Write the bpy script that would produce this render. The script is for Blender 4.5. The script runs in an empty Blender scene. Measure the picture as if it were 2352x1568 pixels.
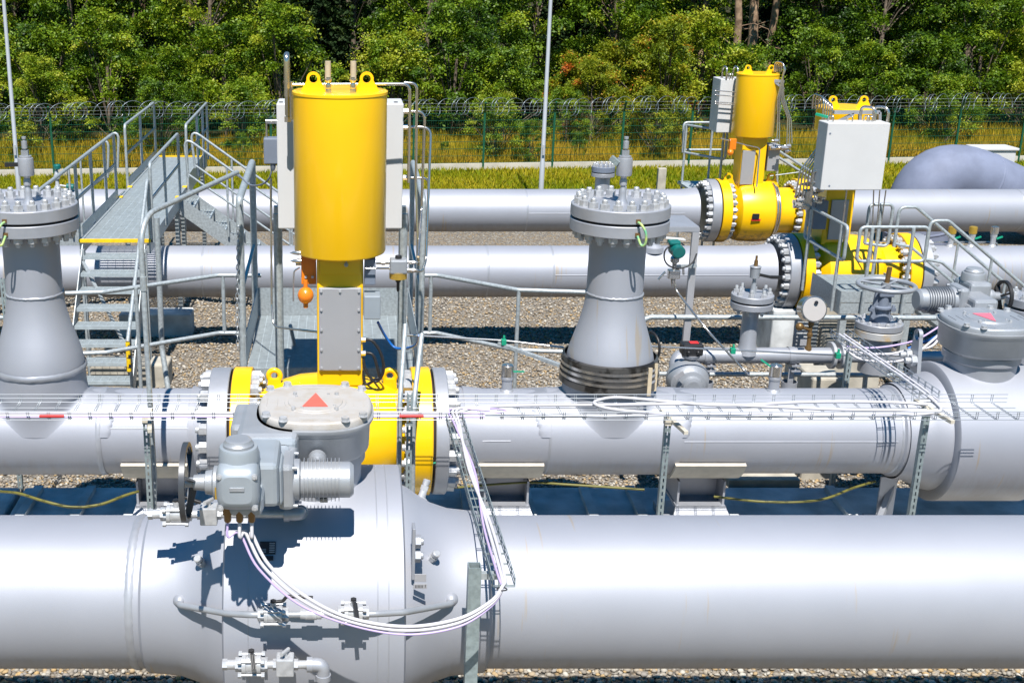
import bpy, bmesh, math, random
import numpy as np
from mathutils import Vector, Matrix
random.seed(7); RNG = np.random.default_rng(11)
C = bpy.context.scene.collection
PI = math.pi
V = Vector
# ------------------------------------------------------------------ camera numbers (measured from the verticals and the flange ellipses)
TH = math.radians(17.5); CT, ST = math.cos(TH), math.sin(TH)
CAMZ, FPX, CX, CY = 5.97, 2772.0, 781.0, 784.0
def ray(px, py):
    u, v = (px-CX)/FPX, (py-CY)/FPX
    return V((u, CT-v*ST, -ST-v*CT))
def at(px, py, Y):
    d = ray(px, py); t = Y/d.y
    return V((d.x*t, Y, CAMZ+d.z*t))
def atz(px, py, z):
    d = ray(px, py); t = (z-CAMZ)/d.z
    return V((d.x*t, d.y*t, z))
# ------------------------------------------------------------------ mesh builder
def basis(a):
    a = V(a).normalized()
    h = V((0,0,1)) if abs(a.z) < .9 else V((1,0,0))
    u = h.cross(a).normalized(); return a, u, a.cross(u).normalized()
def fillet(pts, rad, seg=5):
    pts = [V(p) for p in pts]; out = [pts[0]]
    for i in range(1, len(pts)-1):
        p, a, b = pts[i], pts[i-1]-pts[i], pts[i+1]-pts[i]
        la, lb = a.length, b.length
        if la < 1e-6 or lb < 1e-6: continue
        ang = a.angle(b)
        if ang > PI-.03: out.append(p); continue
        d = min(rad/math.tan(ang/2), la*.48, lb*.48)
        s, e = p+a/la*d, p+b/lb*d
        for k in range(seg+1):
            t = k/seg; out.append((1-t)**2*s+2*t*(1-t)*p+t*t*e)
    out.append(pts[-1]); return out
def smoothpath(pts, n=6):
    pts = [V(p) for p in pts]; P = [pts[0]*2-pts[1]]+pts+[pts[-1]*2-pts[-2]]; out = []
    for i in range(1, len(P)-2):
        a, b, c, d = P[i-1:i+3]
        for k in range(n):
            t = k/n
            out.append(.5*((2*b)+(c-a)*t+(2*a-5*b+4*c-d)*t*t+(3*b-a-3*c+d)*t**3))
    out.append(pts[-1]); return out
class MB:
    def __init__(self, M=None): self.v, self.f, self.s, self.M, self.c = [], [], [], M, []
    def cut(self): self.c.append((len(self.v), len(self.f))); return self
    def add(self, vs, fs, smooth=False):
        o = len(self.v)
        self.v.extend(V(p) for p in vs)
        for f in fs:
            self.f.append([i+o for i in f]); self.s.append(smooth)
        return self
    def box(self, c, s, R=None):
        c = V(c); h = [x/2 for x in s]
        vs = [V((i*h[0], j*h[1], k*h[2])) for k in (-1,1) for j in (-1,1) for i in (-1,1)]
        if R is not None: vs = [R @ p for p in vs]
        return self.add([c+p for p in vs], [(0,2,3,1),(4,5,7,6),(0,1,5,4),(2,6,7,3),(0,4,6,2),(1,3,7,5)])
    def bbox(self, c, s, b=.01, R=None, seg=2, taper=None):
        bm = bmesh.new(); bmesh.ops.create_cube(bm, size=1)
        for w in bm.verts:
            w.co = V((w.co.x*s[0], w.co.y*s[1], w.co.z*s[2]))
            if taper and w.co.z > 0: w.co.x *= taper[0]; w.co.y *= taper[1]
        bmesh.ops.bevel(bm, geom=bm.edges[:], offset=b, segments=seg, affect='EDGES', profile=.5)
        bm.verts.index_update()
        vs = [w.co.copy() for w in bm.verts]
        if R is not None: vs = [R @ p for p in vs]
        self.add([V(c)+p for p in vs], [[w.index for w in f.verts] for f in bm.faces]); bm.free(); return self
    def bar(self, p0, p1, w, h, up=(0,0,1)):
        p0, p1 = V(p0), V(p1); a = (p1-p0).normalized(); up = V(up)
        s = a.cross(up)
        if s.length < 1e-4: s = a.cross(V((0,1,0)))
        s.normalize(); u = s.cross(a).normalized()
        vs = [p+s*(i*w/2)+u*(j*h/2) for p in (p0,p1) for j in (-1,1) for i in (-1,1)]
        return self.add(vs, [(0,1,3,2),(4,6,7,5),(0,4,5,1),(2,3,7,6),(0,2,6,4),(1,5,7,3)])
    def lathe(self, o, axis, prof, n=32, sharp=32, cap=True, ov=None):
        """prof: (distance along axis, radius)"""
        o = V(o); a, u, w = basis(axis)
        rings = []
        for i, (t, r) in enumerate(prof):
            dup = False
            if 0 < i < len(prof)-1:
                d0 = V((prof[i][0]-prof[i-1][0], prof[i][1]-prof[i-1][1])); d1 = V((prof[i+1][0]-t, prof[i+1][1]-r))
                if d0.length > 1e-7 and d1.length > 1e-7 and d0.angle(d1) > math.radians(sharp): dup = True
            rings.append((t, r)); 
            if dup: rings.append(None); rings.append((t, r))
        cs = [(math.cos(2*PI*k/n), math.sin(2*PI*k/n)) for k in range(n)]
        def ring(t, r): return [o+a*t+(u*c+w*s)*r for c, s in cs]
        prev = None
        for x in rings:
            if x is None: prev = None; continue
            cur = len(self.v); self.v.extend(ring(*x))
            if prev is not None:
                for k in range(n):
                    k2 = (k+1)%n; self.f.append([prev+k, prev+k2, cur+k2, cur+k]); self.s.append(True)
            prev = cur
        if cap:
            for (t, r), flip in ((prof[0], True), (prof[-1], False)):
                if r > 1e-5:
                    b = ring(t, r); self.add(b[::-1] if flip else b, [list(range(n))])
        return self
    def cyl(self, p0, p1, r, r1=None, n=20, cap=True):
        p0, p1 = V(p0), V(p1); d = p1-p0
        return self.lathe(p0, d, [(0, r), (d.length, r if r1 is None else r1)], n, cap=cap)
    def disc(self, c, axis, r, h, n=32, bev=.006):
        return self.lathe(c, axis, [(0, r-bev), (bev, r), (h-bev, r), (h, r-bev)], n)
    def tube(self, pts, r, n=8, rad=None, seg=5, closed=False):
        pts = fillet(pts, rad, seg) if rad else [V(p) for p in pts]
        m = len(pts); fr = None; base = len(self.v)
        for i, p in enumerate(pts):
            t = (pts[(i+1)%m]-pts[i-1]) if closed else (pts[min(i+1, m-1)]-pts[max(i-1, 0)])
            if t.length < 1e-9: t = V((0,0,1))
            t.normalize()
            if fr is None: fr = basis(t)[1]
            else:
                fr = fr-t*fr.dot(t)
                if fr.length < 1e-5: fr = basis(t)[1]
                fr.normalize()
            w = t.cross(fr)
            for k in range(n):
                q = 2*PI*k/n; self.v.append(p+(fr*math.cos(q)+w*math.sin(q))*r)
        for i in range(m if closed else m-1):
            a, b = base+i*n, base+((i+1)%m)*n
            for k in range(n):
                k2 = (k+1)%n; self.f.append([a+k, a+k2, b+k2, b+k]); self.s.append(True)
        if not closed:
            self.add(self.v[base:base+n][::-1], [list(range(n))]); self.add(self.v[base+(m-1)*n:base+m*n], [list(range(n))])
        return self
    def torus(self, c, axis, R, r, n=40, m=10):
        a, u, w = basis(axis); c = V(c)
        return self.tube([c+(u*math.cos(2*PI*k/n)+w*math.sin(2*PI*k/n))*R for k in range(n)], r, m, closed=True)
    def sphere(self, c, r, n=20, m=12, sq=(1,1,1)):
        c = V(c); base = len(self.v)
        for i in range(m+1):
            th = PI*i/m
            for k in range(n):
                q = 2*PI*k/n; self.v.append(c+V((r*sq[0]*math.sin(th)*math.cos(q), r*sq[1]*math.sin(th)*math.sin(q), r*sq[2]*math.cos(th))))
        for i in range(m):
            for k in range(n):
                k2 = (k+1)%n; self.f.append([base+i*n+k, base+(i+1)*n+k, base+(i+1)*n+k2, base+i*n+k2]); self.s.append(True)
        return self
    def prism(self, pts, vec, smooth=False):
        pts = [V(p) for p in pts]; vec = V(vec); n = len(pts)
        self.add(pts[::-1]+[p+vec for p in pts], [list(range(n)), list(range(n, 2*n))])
        vs = pts+[p+vec for p in pts]
        return self.add(vs, [[k, (k+1)%n, n+(k+1)%n, n+k] for k in range(n)], smooth)
    def hexa(self, c, axis, r, h, q0=0):
        a, u, w = basis(axis); c = V(c)
        pts = [c+(u*math.cos(q0+PI/3*k)+w*math.sin(q0+PI/3*k))*r for k in range(6)]
        return self.prism(pts, a*h)
    def nut(self, c, axis, r, h, sr=None, sh=.03, q0=0):
        self.hexa(c, axis, r, h, q0)
        a = V(axis).normalized(); sr = sr or r*.55
        if sh > 0: self.lathe(V(c)+a*(h-.001), a, [(0, sr), (sh*.8, sr), (sh, sr*.8)], 10)
        return self
    def nutring(self, c, axis, R, n, r, h, sh=.03, q0=0):
        a, u, w = basis(axis); c = V(c)
        for k in range(n):
            q = 2*PI*(k+q0)/n; self.nut(c+(u*math.cos(q)+w*math.sin(q))*R, a, r, h, None, sh, random.random()*PI)
        return self
    def build(self, name, mat, parent=None, loc=None):
        if self.c:          # marked pieces become objects of their own
            v0 = f0 = 0; o = None
            for v1, f1 in self.c+[(len(self.v), len(self.f))]:
                if f1 > f0:
                    k = MB(self.M); k.v = self.v[v0:v1]; k.f = [[i-v0 for i in f] for f in self.f[f0:f1]]; k.s = self.s[f0:f1]; o = k.build(name, mat, parent, loc)
                v0, f0 = v1, f1
            return o
        if loc is None: loc = wloc(parent) if parent is not None else V((0,0,0))
        loc = V(loc)
        vs = self.v if self.M is None else [self.M @ p for p in self.v]
        me = bpy.data.meshes.new(name)
        me.from_pydata([tuple(p-loc) for p in vs], [], self.f)
        me.polygons.foreach_set('use_smooth', self.s)
        me.materials.append(mat); me.update()
        o = bpy.data.objects.new(name, me); C.objects.link(o)
        if parent is not None: o.parent = parent
        else: o.location = loc
        return o
def wloc(o):
    p = V((0,0,0))
    while o is not None: p = p+o.location; o = o.parent
    return p
def tag(o, label=None, cat=None, group=None, kind=None):
    for k, x in (('label', label), ('category', cat), ('group', group), ('kind', kind)):
        if x: o[k] = x
    return o
def thing(name, label, cat, loc=(0,0,0), group=None):
    o = bpy.data.objects.new(name, None); C.objects.link(o); o.location = V(loc); o.empty_display_size = .2
    return tag(o, label, cat, group)
def one(mb, name, mat, loc, label, cat, group=None): return tag(mb.build(name, mat, None, loc), label, cat, group)
def copy_tree(o, parent=None):
    c = o.copy(); C.objects.link(c)
    if parent is not None: c.parent = parent
    for ch in list(o.children): copy_tree(ch, c)
    return c
# ------------------------------------------------------------------ materials
def mat(name, col, rough=.5, metal=0., var=.0, vscale=8., bump=0., bscale=40., spec=.5, coat=0., col2=None, lo=.35, hi=.65):
    m = bpy.data.materials.new(name); m.use_nodes = True; nt = m.node_tree; b = nt.nodes['Principled BSDF']
    L = nt.links.new
    b.inputs['Roughness'].default_value = rough; b.inputs['Metallic'].default_value = metal
    b.inputs['Specular IOR Level'].default_value = spec
    if coat: b.inputs['Coat Weight'].default_value = coat; b.inputs['Coat Roughness'].default_value = .08
    b.inputs['Base Color'].default_value = (*col, 1)
    geo = nt.nodes.new('ShaderNodeNewGeometry')
    if var or col2:
        n = nt.nodes.new('ShaderNodeTexNoise'); n.inputs['Scale'].default_value = vscale; n.inputs['Detail'].default_value = 6
        L(geo.outputs['Position'], n.inputs['Vector'])
        r = nt.nodes.new('ShaderNodeValToRGB'); r.color_ramp.elements[0].position = lo; r.color_ramp.elements[1].position = hi
        c2 = col2 or tuple(min(1, c*(1+var)) for c in col)
        c1 = col if col2 else tuple(c*(1-var) for c in col)
        r.color_ramp.elements[0].color = (*c1, 1); r.color_ramp.elements[1].color = (*c2, 1)
        L(n.outputs['Fac'], r.inputs['Fac']); L(r.outputs['Color'], b.inputs['Base Color'])
    if bump:
        n = nt.nodes.new('ShaderNodeTexNoise'); n.inputs['Scale'].default_value = bscale; n.inputs['Detail'].default_value = 3
        L(geo.outputs['Position'], n.inputs['Vector'])
        bp = nt.nodes.new('ShaderNodeBump'); bp.inputs['Strength'].default_value = bump; bp.inputs['Distance'].default_value = .004
        L(n.outputs['Fac'], bp.inputs['Height']); L(bp.outputs['Normal'], b.inputs['Normal'])
    return m
def pipemat(name, col, dirt=(.24,.19,.12), zlo=1., zhi=1.4, amount=.6):
    """silver coating: fine orange-peel, faint mottling, streaky dust where rain never washes (low on the pipe)"""
    m = mat(name, col, .56, .36, .025, 2., .14, 260.)
    nt = m.node_tree; b = nt.nodes['Principled BSDF']; L = nt.links.new
    src = b.inputs['Base Color'].links[0].from_socket
    geo = nt.nodes.new('ShaderNodeNewGeometry'); sep = nt.nodes.new('ShaderNodeSeparateXYZ'); L(geo.outputs['Position'], sep.inputs[0])
    mp = nt.nodes.new('ShaderNodeMapping'); mp.inputs['Scale'].default_value = (5, 1.2, 1.2); L(geo.outputs['Position'], mp.inputs[0])
    ns = nt.nodes.new('ShaderNodeTexNoise'); ns.inputs['Scale'].default_value = 3.; ns.inputs['Detail'].default_value = 8; ns.inputs['Roughness'].default_value = .7
    L(mp.outputs[0], ns.inputs['Vector'])
    ma = nt.nodes.new('ShaderNodeMath'); ma.operation = 'MULTIPLY_ADD'; ma.inputs[1].default_value = .32; L(ns.outputs['Fac'], ma.inputs[0]); L(sep.outputs['Z'], ma.inputs[2])
    mr = nt.nodes.new('ShaderNodeMapRange'); mr.inputs[1].default_value = zlo+.16; mr.inputs[2].default_value = zhi+.16; mr.inputs[3].default_value = amount; mr.inputs[4].default_value = 0
    L(ma.outputs[0], mr.inputs[0])
    mx = nt.nodes.new('ShaderNodeMix'); mx.data_type = 'RGBA'; L(mr.outputs[0], mx.inputs[0]); L(src, mx.inputs[6]); mx.inputs[7].default_value = (*dirt, 1)
    L(mx.outputs[2], b.inputs['Base Color'])
    # thin rust runs in a few places
    mp2 = nt.nodes.new('ShaderNodeMapping'); mp2.inputs['Scale'].default_value = (26, 1.1, 1.1); L(geo.outputs['Position'], mp2.inputs[0])
    n2 = nt.nodes.new('ShaderNodeTexNoise'); n2.inputs['Scale'].default_value = 1.; n2.inputs['Detail'].default_value = 4; L(mp2.outputs[0], n2.inputs['Vector'])
    n3 = nt.nodes.new('ShaderNodeTexNoise'); n3.inputs['Scale'].default_value = .9; n3.inputs['Detail'].default_value = 2; L(geo.outputs['Position'], n3.inputs['Vector'])
    mu = nt.nodes.new('ShaderNodeMath'); mu.operation = 'MULTIPLY'; L(n2.outputs['Fac'], mu.inputs[0]); L(n3.outputs['Fac'], mu.inputs[1])
    m3 = nt.nodes.new('ShaderNodeMapRange'); m3.inputs[1].default_value = .375; m3.inputs[2].default_value = .43; m3.inputs[3].default_value = 0; m3.inputs[4].default_value = .45; L(mu.outputs[0], m3.inputs[0])
    mx2 = nt.nodes.new('ShaderNodeMix'); mx2.data_type = 'RGBA'; L(m3.outputs[0], mx2.inputs[0]); L(mx.outputs[2], mx2.inputs[6]); mx2.inputs[7].default_value = (.42,.30,.14,1)
    L(mx2.outputs[2], b.inputs['Base Color'])
    return m
M = {}
SIL = (.375,.39,.44)
M['pipe_front'] = pipemat('silver pipe paint front', SIL, zlo=1.2, zhi=1.5)
M['pipe_tee'] = pipemat('silver pipe paint tee', SIL, (.30,.22,.12), zlo=1.25, zhi=1.55)
M['pipe_mid'] = pipemat('silver pipe paint mid', SIL, zlo=.87, zhi=1.15)
M['pipe_bend'] = mat('blue grey bend tone', (.19,.215,.30), .68, .05, .10, 2.5, .3, 60., spec=.3)  # mottled tone, darker and bluer than the straight silver pipes
M['pipe_far'] = pipemat('silver pipe paint far', SIL, zlo=.98, zhi=1.2)
M['silver'] = mat('silver paint', (.385,.40,.44), .46, .40, .06, 5., .12, 200.)
M['cast'] = mat('cast silver paint', (.36,.38,.41), .44, .36, .06, 6., .35, 160.)
M['cast_dark'] = mat('grey actuator paint', (.33,.37,.41), .42, .2, .05, 6., .2, 200.)
M['cover'] = mat('dusty cover', (.46,.44,.42), .55, .1, .08, 10., .3, 120., col2=(.40,.35,.29), lo=.45, hi=.8)
M['nut'] = mat('silver nuts', (.50,.51,.53), .38, .35, .12, 25., .1, 90.)
M['yellow'] = mat('yellow paint', (1.,.56,.003), .33, 0., .03, 2., .05, 200., coat=.25)
M['yellow_dirty'] = mat('yellow paint with soot', (1.,.56,.003), .34, 0., col2=(1.,.56,.003), coat=.2)
M['orange'] = mat('orange paint', (.85,.22,.01), .35, 0., .05, 8., coat=.3)
M['galv'] = mat('galvanised steel', (.40,.44,.46), .45, .35, .16, 30., .1, 80.)
M['galv_dark'] = mat('galvanised strut', (.30,.36,.37), .5, .35, .15, 30.)
M['grate'] = mat('galvanised grating', (.44,.50,.53), .5, .3, .1, 14.)
M['white'] = mat('white cabinet paint', (.60,.60,.605), .4, 0., .02, 3., .04, 200.)
M['wire'] = mat('bright zinc wire', (.50,.53,.56), .35, .6)
M['inox'] = mat('stainless tube', (.60,.58,.55), .22, .9)
M['cable'] = mat('white cable sheath', (.58,.57,.61), .55)
M['cable_blue'] = mat('blue cable sheath', (.01,.12,.42), .4)
M['cable_violet'] = mat('violet cable sheath', (.50,.40,.68), .45)
M['black'] = mat('black rubber', (.018,.018,.02), .45)
M['darkgap'] = mat('dark gasket', (.03,.02,.018), .8)
M['brown'] = mat('brass and brown', (.22,.13,.05), .4, .5)
M['brass'] = mat('brass ring', (.62,.40,.07), .35, .6)
M['greybox'] = mat('grey plastic box', (.17,.20,.26), .5, 0., .03)
M['panel'] = mat('grey steel panel', (.42,.42,.44), .42, .3, .03, 2., .1, 300.)
M['concrete'] = mat('concrete', (.42,.39,.33), .85, 0., .16, 5., .5, 60., spec=.2)
M['concrete_dark'] = mat('weathered concrete', (.55,.575,.59), .85, 0., .25, 3., .5, 50., spec=.2)
M['beige'] = mat('beige pad', (.58,.53,.44), .7, 0., .08, 10.)
M['red'] = mat('red paint', (.75,.03,.03), .45, 0., .06, 14.)
M['salmon'] = mat('sun faded red sticker', (.80,.13,.10), .5, 0., .05, 8.)
M['pink'] = mat('pink sticker', (.85,.16,.22), .5)
M['green'] = mat('green fence coat', (.008,.085,.045), .45)
M['greenclip'] = mat('green plastic', (.01,.30,.17), .45)
M['teal'] = mat('teal instrument paint', (.004,.13,.12), .35, coat=.3)
M['earthwire'] = mat('green yellow earth wire', (.55,.60,.16), .5, col2=(.15,.45,.25), vscale=14.)
M['earthcable'] = mat('dull green yellow earth cable', (.15,.14,.03), .5)
M['stripeY'] = mat('yellow edge', (.85,.55,.01), .5, 0., .1, 20.)
M['wood'] = mat('bare wood', (.52,.43,.30), .75, 0., .12, 12.)
M['glass'] = mat('indicator glass', (.35,.38,.33), .1, .1)
M['plate'] = mat('black nameplate', (.02,.022,.028), .35)
M['marble'] = mat('pole grey paint', (.50,.52,.56), .4, .3)
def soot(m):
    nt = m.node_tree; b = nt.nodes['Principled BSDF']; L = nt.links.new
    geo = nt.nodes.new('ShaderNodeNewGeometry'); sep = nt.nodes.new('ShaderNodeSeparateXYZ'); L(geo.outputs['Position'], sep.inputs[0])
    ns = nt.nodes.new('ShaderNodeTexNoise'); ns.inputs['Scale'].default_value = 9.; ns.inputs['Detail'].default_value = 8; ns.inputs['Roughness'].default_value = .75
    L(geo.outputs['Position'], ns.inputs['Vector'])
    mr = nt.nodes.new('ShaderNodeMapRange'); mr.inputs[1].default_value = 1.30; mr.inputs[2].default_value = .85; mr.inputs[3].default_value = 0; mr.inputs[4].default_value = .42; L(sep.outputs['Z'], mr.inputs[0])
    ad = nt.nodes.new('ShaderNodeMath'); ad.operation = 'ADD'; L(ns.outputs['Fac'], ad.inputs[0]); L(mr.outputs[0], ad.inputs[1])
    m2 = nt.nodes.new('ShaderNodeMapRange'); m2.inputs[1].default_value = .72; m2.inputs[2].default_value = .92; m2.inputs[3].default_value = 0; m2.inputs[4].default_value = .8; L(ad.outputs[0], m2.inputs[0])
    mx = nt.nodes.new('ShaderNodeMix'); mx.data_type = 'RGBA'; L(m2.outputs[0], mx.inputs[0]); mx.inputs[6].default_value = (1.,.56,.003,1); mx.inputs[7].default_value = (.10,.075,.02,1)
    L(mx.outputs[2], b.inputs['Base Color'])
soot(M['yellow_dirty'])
# ================================================================== camera, light
sc = bpy.context.scene
cam = bpy.data.cameras.new('Camera'); co = bpy.data.objects.new('Camera', cam); C.objects.link(co); sc.camera = co
co.location = (0,0,CAMZ); co.rotation_euler = (PI/2-TH, 0, 0)
cam.sensor_width = 36; cam.lens = 36*FPX/2352; cam.shift_x = (1176-CX)/2352; cam.clip_end = 2000; cam.clip_start = .1
SUN_EL, SUN_AZ = math.radians(60), math.radians(1.5)      # azimuth: behind the camera, a touch left
w = bpy.data.worlds.new('World'); sc.world = w; w.use_nodes = True
nt = w.node_tree; bg = nt.nodes['Background']; sky = nt.nodes.new('ShaderNodeTexSky'); sky.sky_type = 'NISHITA'
sky.sun_disc = False; sky.sun_elevation = SUN_EL; sky.sun_rotation = PI+SUN_AZ; sky.air_density = 1.6; sky.dust_density = .3; sky.ozone_density = 3.
hs_ = nt.nodes.new('ShaderNodeHueSaturation'); hs_.inputs['Saturation'].default_value = 2.1; nt.links.new(sky.outputs[0], hs_.inputs['Color']); nt.links.new(hs_.outputs[0], bg.inputs[0]); bg.inputs[1].default_value = .055
sl = bpy.data.lights.new('Sun', 'SUN'); so = bpy.data.objects.new('Sun', sl); C.objects.link(so)
sl.energy = 5.0; sl.angle = math.radians(.5); sl.color = (1,.955,.89)
sd = V((math.sin(SUN_AZ)*math.cos(SUN_EL), math.cos(SUN_AZ)*math.cos(SUN_EL), -math.sin(SUN_EL)))
so.rotation_euler = sd.to_track_quat('-Z','Y').to_euler(); so.location = (0,-20,40)
vs_ = sc.view_settings; vs_.view_transform = 'Standard'; vs_.look = 'None'; vs_.exposure = .58; vs_.gamma = 1; vs_.use_curve_mapping = False
sc.cycles.max_bounces = 6; sc.cycles.diffuse_bounces = 1; sc.cycles.glossy_bounces = 2; sc.cycles.transparent_max_bounces = 4; sc.cycles.use_denoising = True

# ================================================================== ground sheets
def sheet(name, pts, z, m):
    mb = MB(); mb.add([(x,y,z) for x,y in pts], [list(range(len(pts)))]); o = mb.build(name, m); o['kind'] = 'structure'; return o
def nodemat(name):
    m = bpy.data.materials.new(name); m.use_nodes = True; nt = m.node_tree; return m, nt, nt.nodes['Principled BSDF'], nt.links.new
def ramp(nt, stops, interp='LINEAR'):
    r = nt.nodes.new('ShaderNodeValToRGB'); e = r.color_ramp.elements; r.color_ramp.interpolation = interp
    while len(e) < len(stops): e.new(.5)
    for k, (p, c) in enumerate(stops): e[k].position = p; e[k].color = (*c, 1)
    return r
STONE = [(0,(.19,.165,.14)),(.22,(.28,.245,.20)),(.42,(.33,.295,.245)),(.6,(.42,.29,.14)),(.72,(.25,.23,.21)),(.86,(.40,.37,.32)),(1,(.50,.47,.41))]
def gravelmat():
    m, nt, b, L = nodemat('gravel bed'); geo = nt.nodes.new('ShaderNodeNewGeometry')
    vo = nt.nodes.new('ShaderNodeTexVoronoi'); vo.inputs['Scale'].default_value = 28; L(geo.outputs['Position'], vo.inputs['Vector'])
    sp = nt.nodes.new('ShaderNodeSeparateColor'); L(vo.outputs['Color'], sp.inputs[0])
    r = ramp(nt, STONE); L(sp.outputs[0], r.inputs[0])
    mr = nt.nodes.new('ShaderNodeMapRange'); mr.inputs[1].default_value = .2; mr.inputs[2].default_value = .62; mr.inputs[3].default_value = 1; mr.inputs[4].default_value = .25; L(vo.outputs['Distance'], mr.inputs[0])
    mx = nt.nodes.new('ShaderNodeMix'); mx.data_type = 'RGBA'; mx.blend_type = 'MULTIPLY'; mx.inputs[0].default_value = .6
    L(r.outputs[0], mx.inputs[6]); L(mr.outputs[0], mx.inputs[7]); L(mx.outputs[2], b.inputs['Base Color'])
    bp = nt.nodes.new('ShaderNodeBump'); bp.inputs['Strength'].default_value = 1; bp.inputs['Distance'].default_value = .03; bp.invert = True
    L(vo.outputs['Distance'], bp.inputs['Height']); L(bp.outputs[0], b.inputs['Normal']); b.inputs['Roughness'].default_value = .85; b.inputs['Specular IOR Level'].default_value = .2
    return m
def noisemat(name, stops, scale, detail=8, bump=0, stretch=None):
    m, nt, b, L = nodemat(name); geo = nt.nodes.new('ShaderNodeNewGeometry'); src = geo.outputs['Position']
    if stretch:
        mp = nt.nodes.new('ShaderNodeMapping'); mp.inputs['Scale'].default_value = stretch; L(src, mp.inputs[0]); src = mp.outputs[0]
    n = nt.nodes.new('ShaderNodeTexNoise'); n.inputs['Scale'].default_value = scale; n.inputs['Detail'].default_value = detail; n.inputs['Roughness'].default_value = .7; L(src, n.inputs['Vector'])
    r = ramp(nt, stops); L(n.outputs['Fac'], r.inputs[0]); L(r.outputs[0], b.inputs['Base Color']); b.inputs['Roughness'].default_value = .9; b.inputs['Specular IOR Level'].default_value = .15
    return m
def fy(x): return 35.75+.085*x                    # the fence line runs slightly away to the right
sheet('ground', [(-400,-200),(400,-200),(400,600),(-400,600)], -.02, noisemat('forest floor', [(.3,(.02,.022,.008)),(.7,(.06,.05,.02))], 1.5))
sheet('gravel_yard', [(-40,-20),(60,-20),(60,28),(-40,28)], -.012, gravelmat())
sheet('lawn', [(-40,28),(60,28),(60,fy(60)),(-40,fy(-40))], -.008, noisemat('lawn soil', [(.35,(.10,.12,.015)),(.6,(.22,.20,.03))], 1.2))
sheet('verge', [(-40,fy(-40)+.1),(60,fy(60)+.1),(60,fy(60)+7.5),(-40,fy(-40)+5.5)], -.004, noisemat('dry verge soil', [(.35,(.13,.11,.02)),(.65,(.25,.17,.04))], .8))
mb = MB(); mb.bar((-40,fy(-40),.03),(60,fy(60),.03),.16,.3); kerb = mb.build('kerb', mat('kerb concrete', (.52,.48,.41), .8, var=.1, vscale=3.)); kerb['kind'] = 'structure'

def attrmat(name, attr, stops, rough=.8, transl=0., spec=.2, objvar=0.):
    m, nt, b, L = nodemat(name); a = nt.nodes.new('ShaderNodeAttribute'); a.attribute_name = attr
    r = ramp(nt, stops); src = a.outputs['Fac']
    if objvar:
        oi = nt.nodes.new('ShaderNodeObjectInfo'); ma = nt.nodes.new('ShaderNodeMath'); ma.operation = 'MULTIPLY_ADD'; ma.inputs[1].default_value = objvar
        L(oi.outputs['Random'], ma.inputs[0]); L(src, ma.inputs[2]); m3 = nt.nodes.new('ShaderNodeMath'); m3.operation = 'SUBTRACT'; m3.inputs[1].default_value = objvar/2; L(ma.outputs[0], m3.inputs[0]); src = m3.outputs[0]
    L(src, r.inputs[0]); L(r.outputs[0], b.inputs['Base Color']); b.inputs['Roughness'].default_value = rough; b.inputs['Specular IOR Level'].default_value = spec
    if transl:
        t = nt.nodes.new('ShaderNodeBsdfTranslucent'); L(r.outputs[0], t.inputs[0]); mx = nt.nodes.new('ShaderNodeMixShader'); mx.inputs[0].default_value = transl
        out = nt.nodes['Material Output']; L(b.outputs[0], mx.inputs[1]); L(t.outputs[0], mx.inputs[2]); L(mx.outputs[0], out.inputs[0])
    return m
def npmesh(name, verts, faces, attr, vals, m, parent=None, loc=(0,0,0)):
    """verts (N,3), faces (F,k) all the same size, one float per face"""
    me = bpy.data.meshes.new(name); F, k = faces.shape
    me.vertices.add(len(verts)); me.vertices.foreach_set('co', verts.astype(np.float32).ravel())
    me.loops.add(F*k); me.loops.foreach_set('vertex_index', faces.astype(np.int32).ravel())
    me.polygons.add(F); me.polygons.foreach_set('loop_start', np.arange(0, F*k, k, dtype=np.int32)); me.polygons.foreach_set('loop_total', np.full(F, k, np.int32))
    me.update(calc_edges=True)
    at_ = me.attributes.new(attr, 'FLOAT', 'FACE'); at_.data.foreach_set('value', vals.astype(np.float32))
    me.materials.append(m); o = bpy.data.objects.new(name, me); C.objects.link(o); o.location = loc
    if parent is not None: o.parent = parent
    return o
# ---- loose stones
def stones(zones):
    bm = bmesh.new(); bmesh.ops.create_icosphere(bm, subdivisions=1, radius=1); bm.verts.index_update()
    bv = np.array([v.co[:] for v in bm.verts]); bf = np.array([[v.index for v in f.verts] for f in bm.faces]); bm.free()
    P, S = [], []
    for x0,x1,y0,y1,den,s in zones:
        n = int((x1-x0)*(y1-y0)*den); P.append(np.c_[RNG.uniform(x0,x1,n), RNG.uniform(y0,y1,n), RNG.uniform(-.008,.012,n)]); S.append(np.full(n, s))
    P = np.vstack(P); S = np.concatenate(S); n = len(P)
    sc3 = S[:,None]*RNG.uniform(.6,1.35,(n,1))*np.c_[RNG.uniform(.8,1.3,n), RNG.uniform(.7,1.1,n), RNG.uniform(.45,.8,n)]
    v = bv[None]*(1+RNG.uniform(-.22,.22,(n,len(bv),1)))*sc3[:,None]
    q = RNG.uniform(0,2*PI,n); c, s = np.cos(q)[:,None], np.sin(q)[:,None]
    t = RNG.uniform(-.5,.5,n)[:,None]
    x, y, z = v[...,0], v[...,1], v[...,2]
    y, z = y*np.cos(t)-z*np.sin(t), y*np.sin(t)+z*np.cos(t)
    v = np.stack([x*c-y*s, x*s+y*c, z], -1)+P[:,None]
    f = bf[None]+(np.arange(n)*len(bv))[:,None,None]
    o = npmesh('gravel_stones', v.reshape(-1,3), f.reshape(-1,3), 'tone', np.repeat(RNG.random(n), len(bf)), attrmat('loose stones', 'tone', STONE))
    tag(o, 'loose grey, brown and ochre gravel stones covering the yard under the pipes', 'gravel', None, 'stuff')
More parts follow.
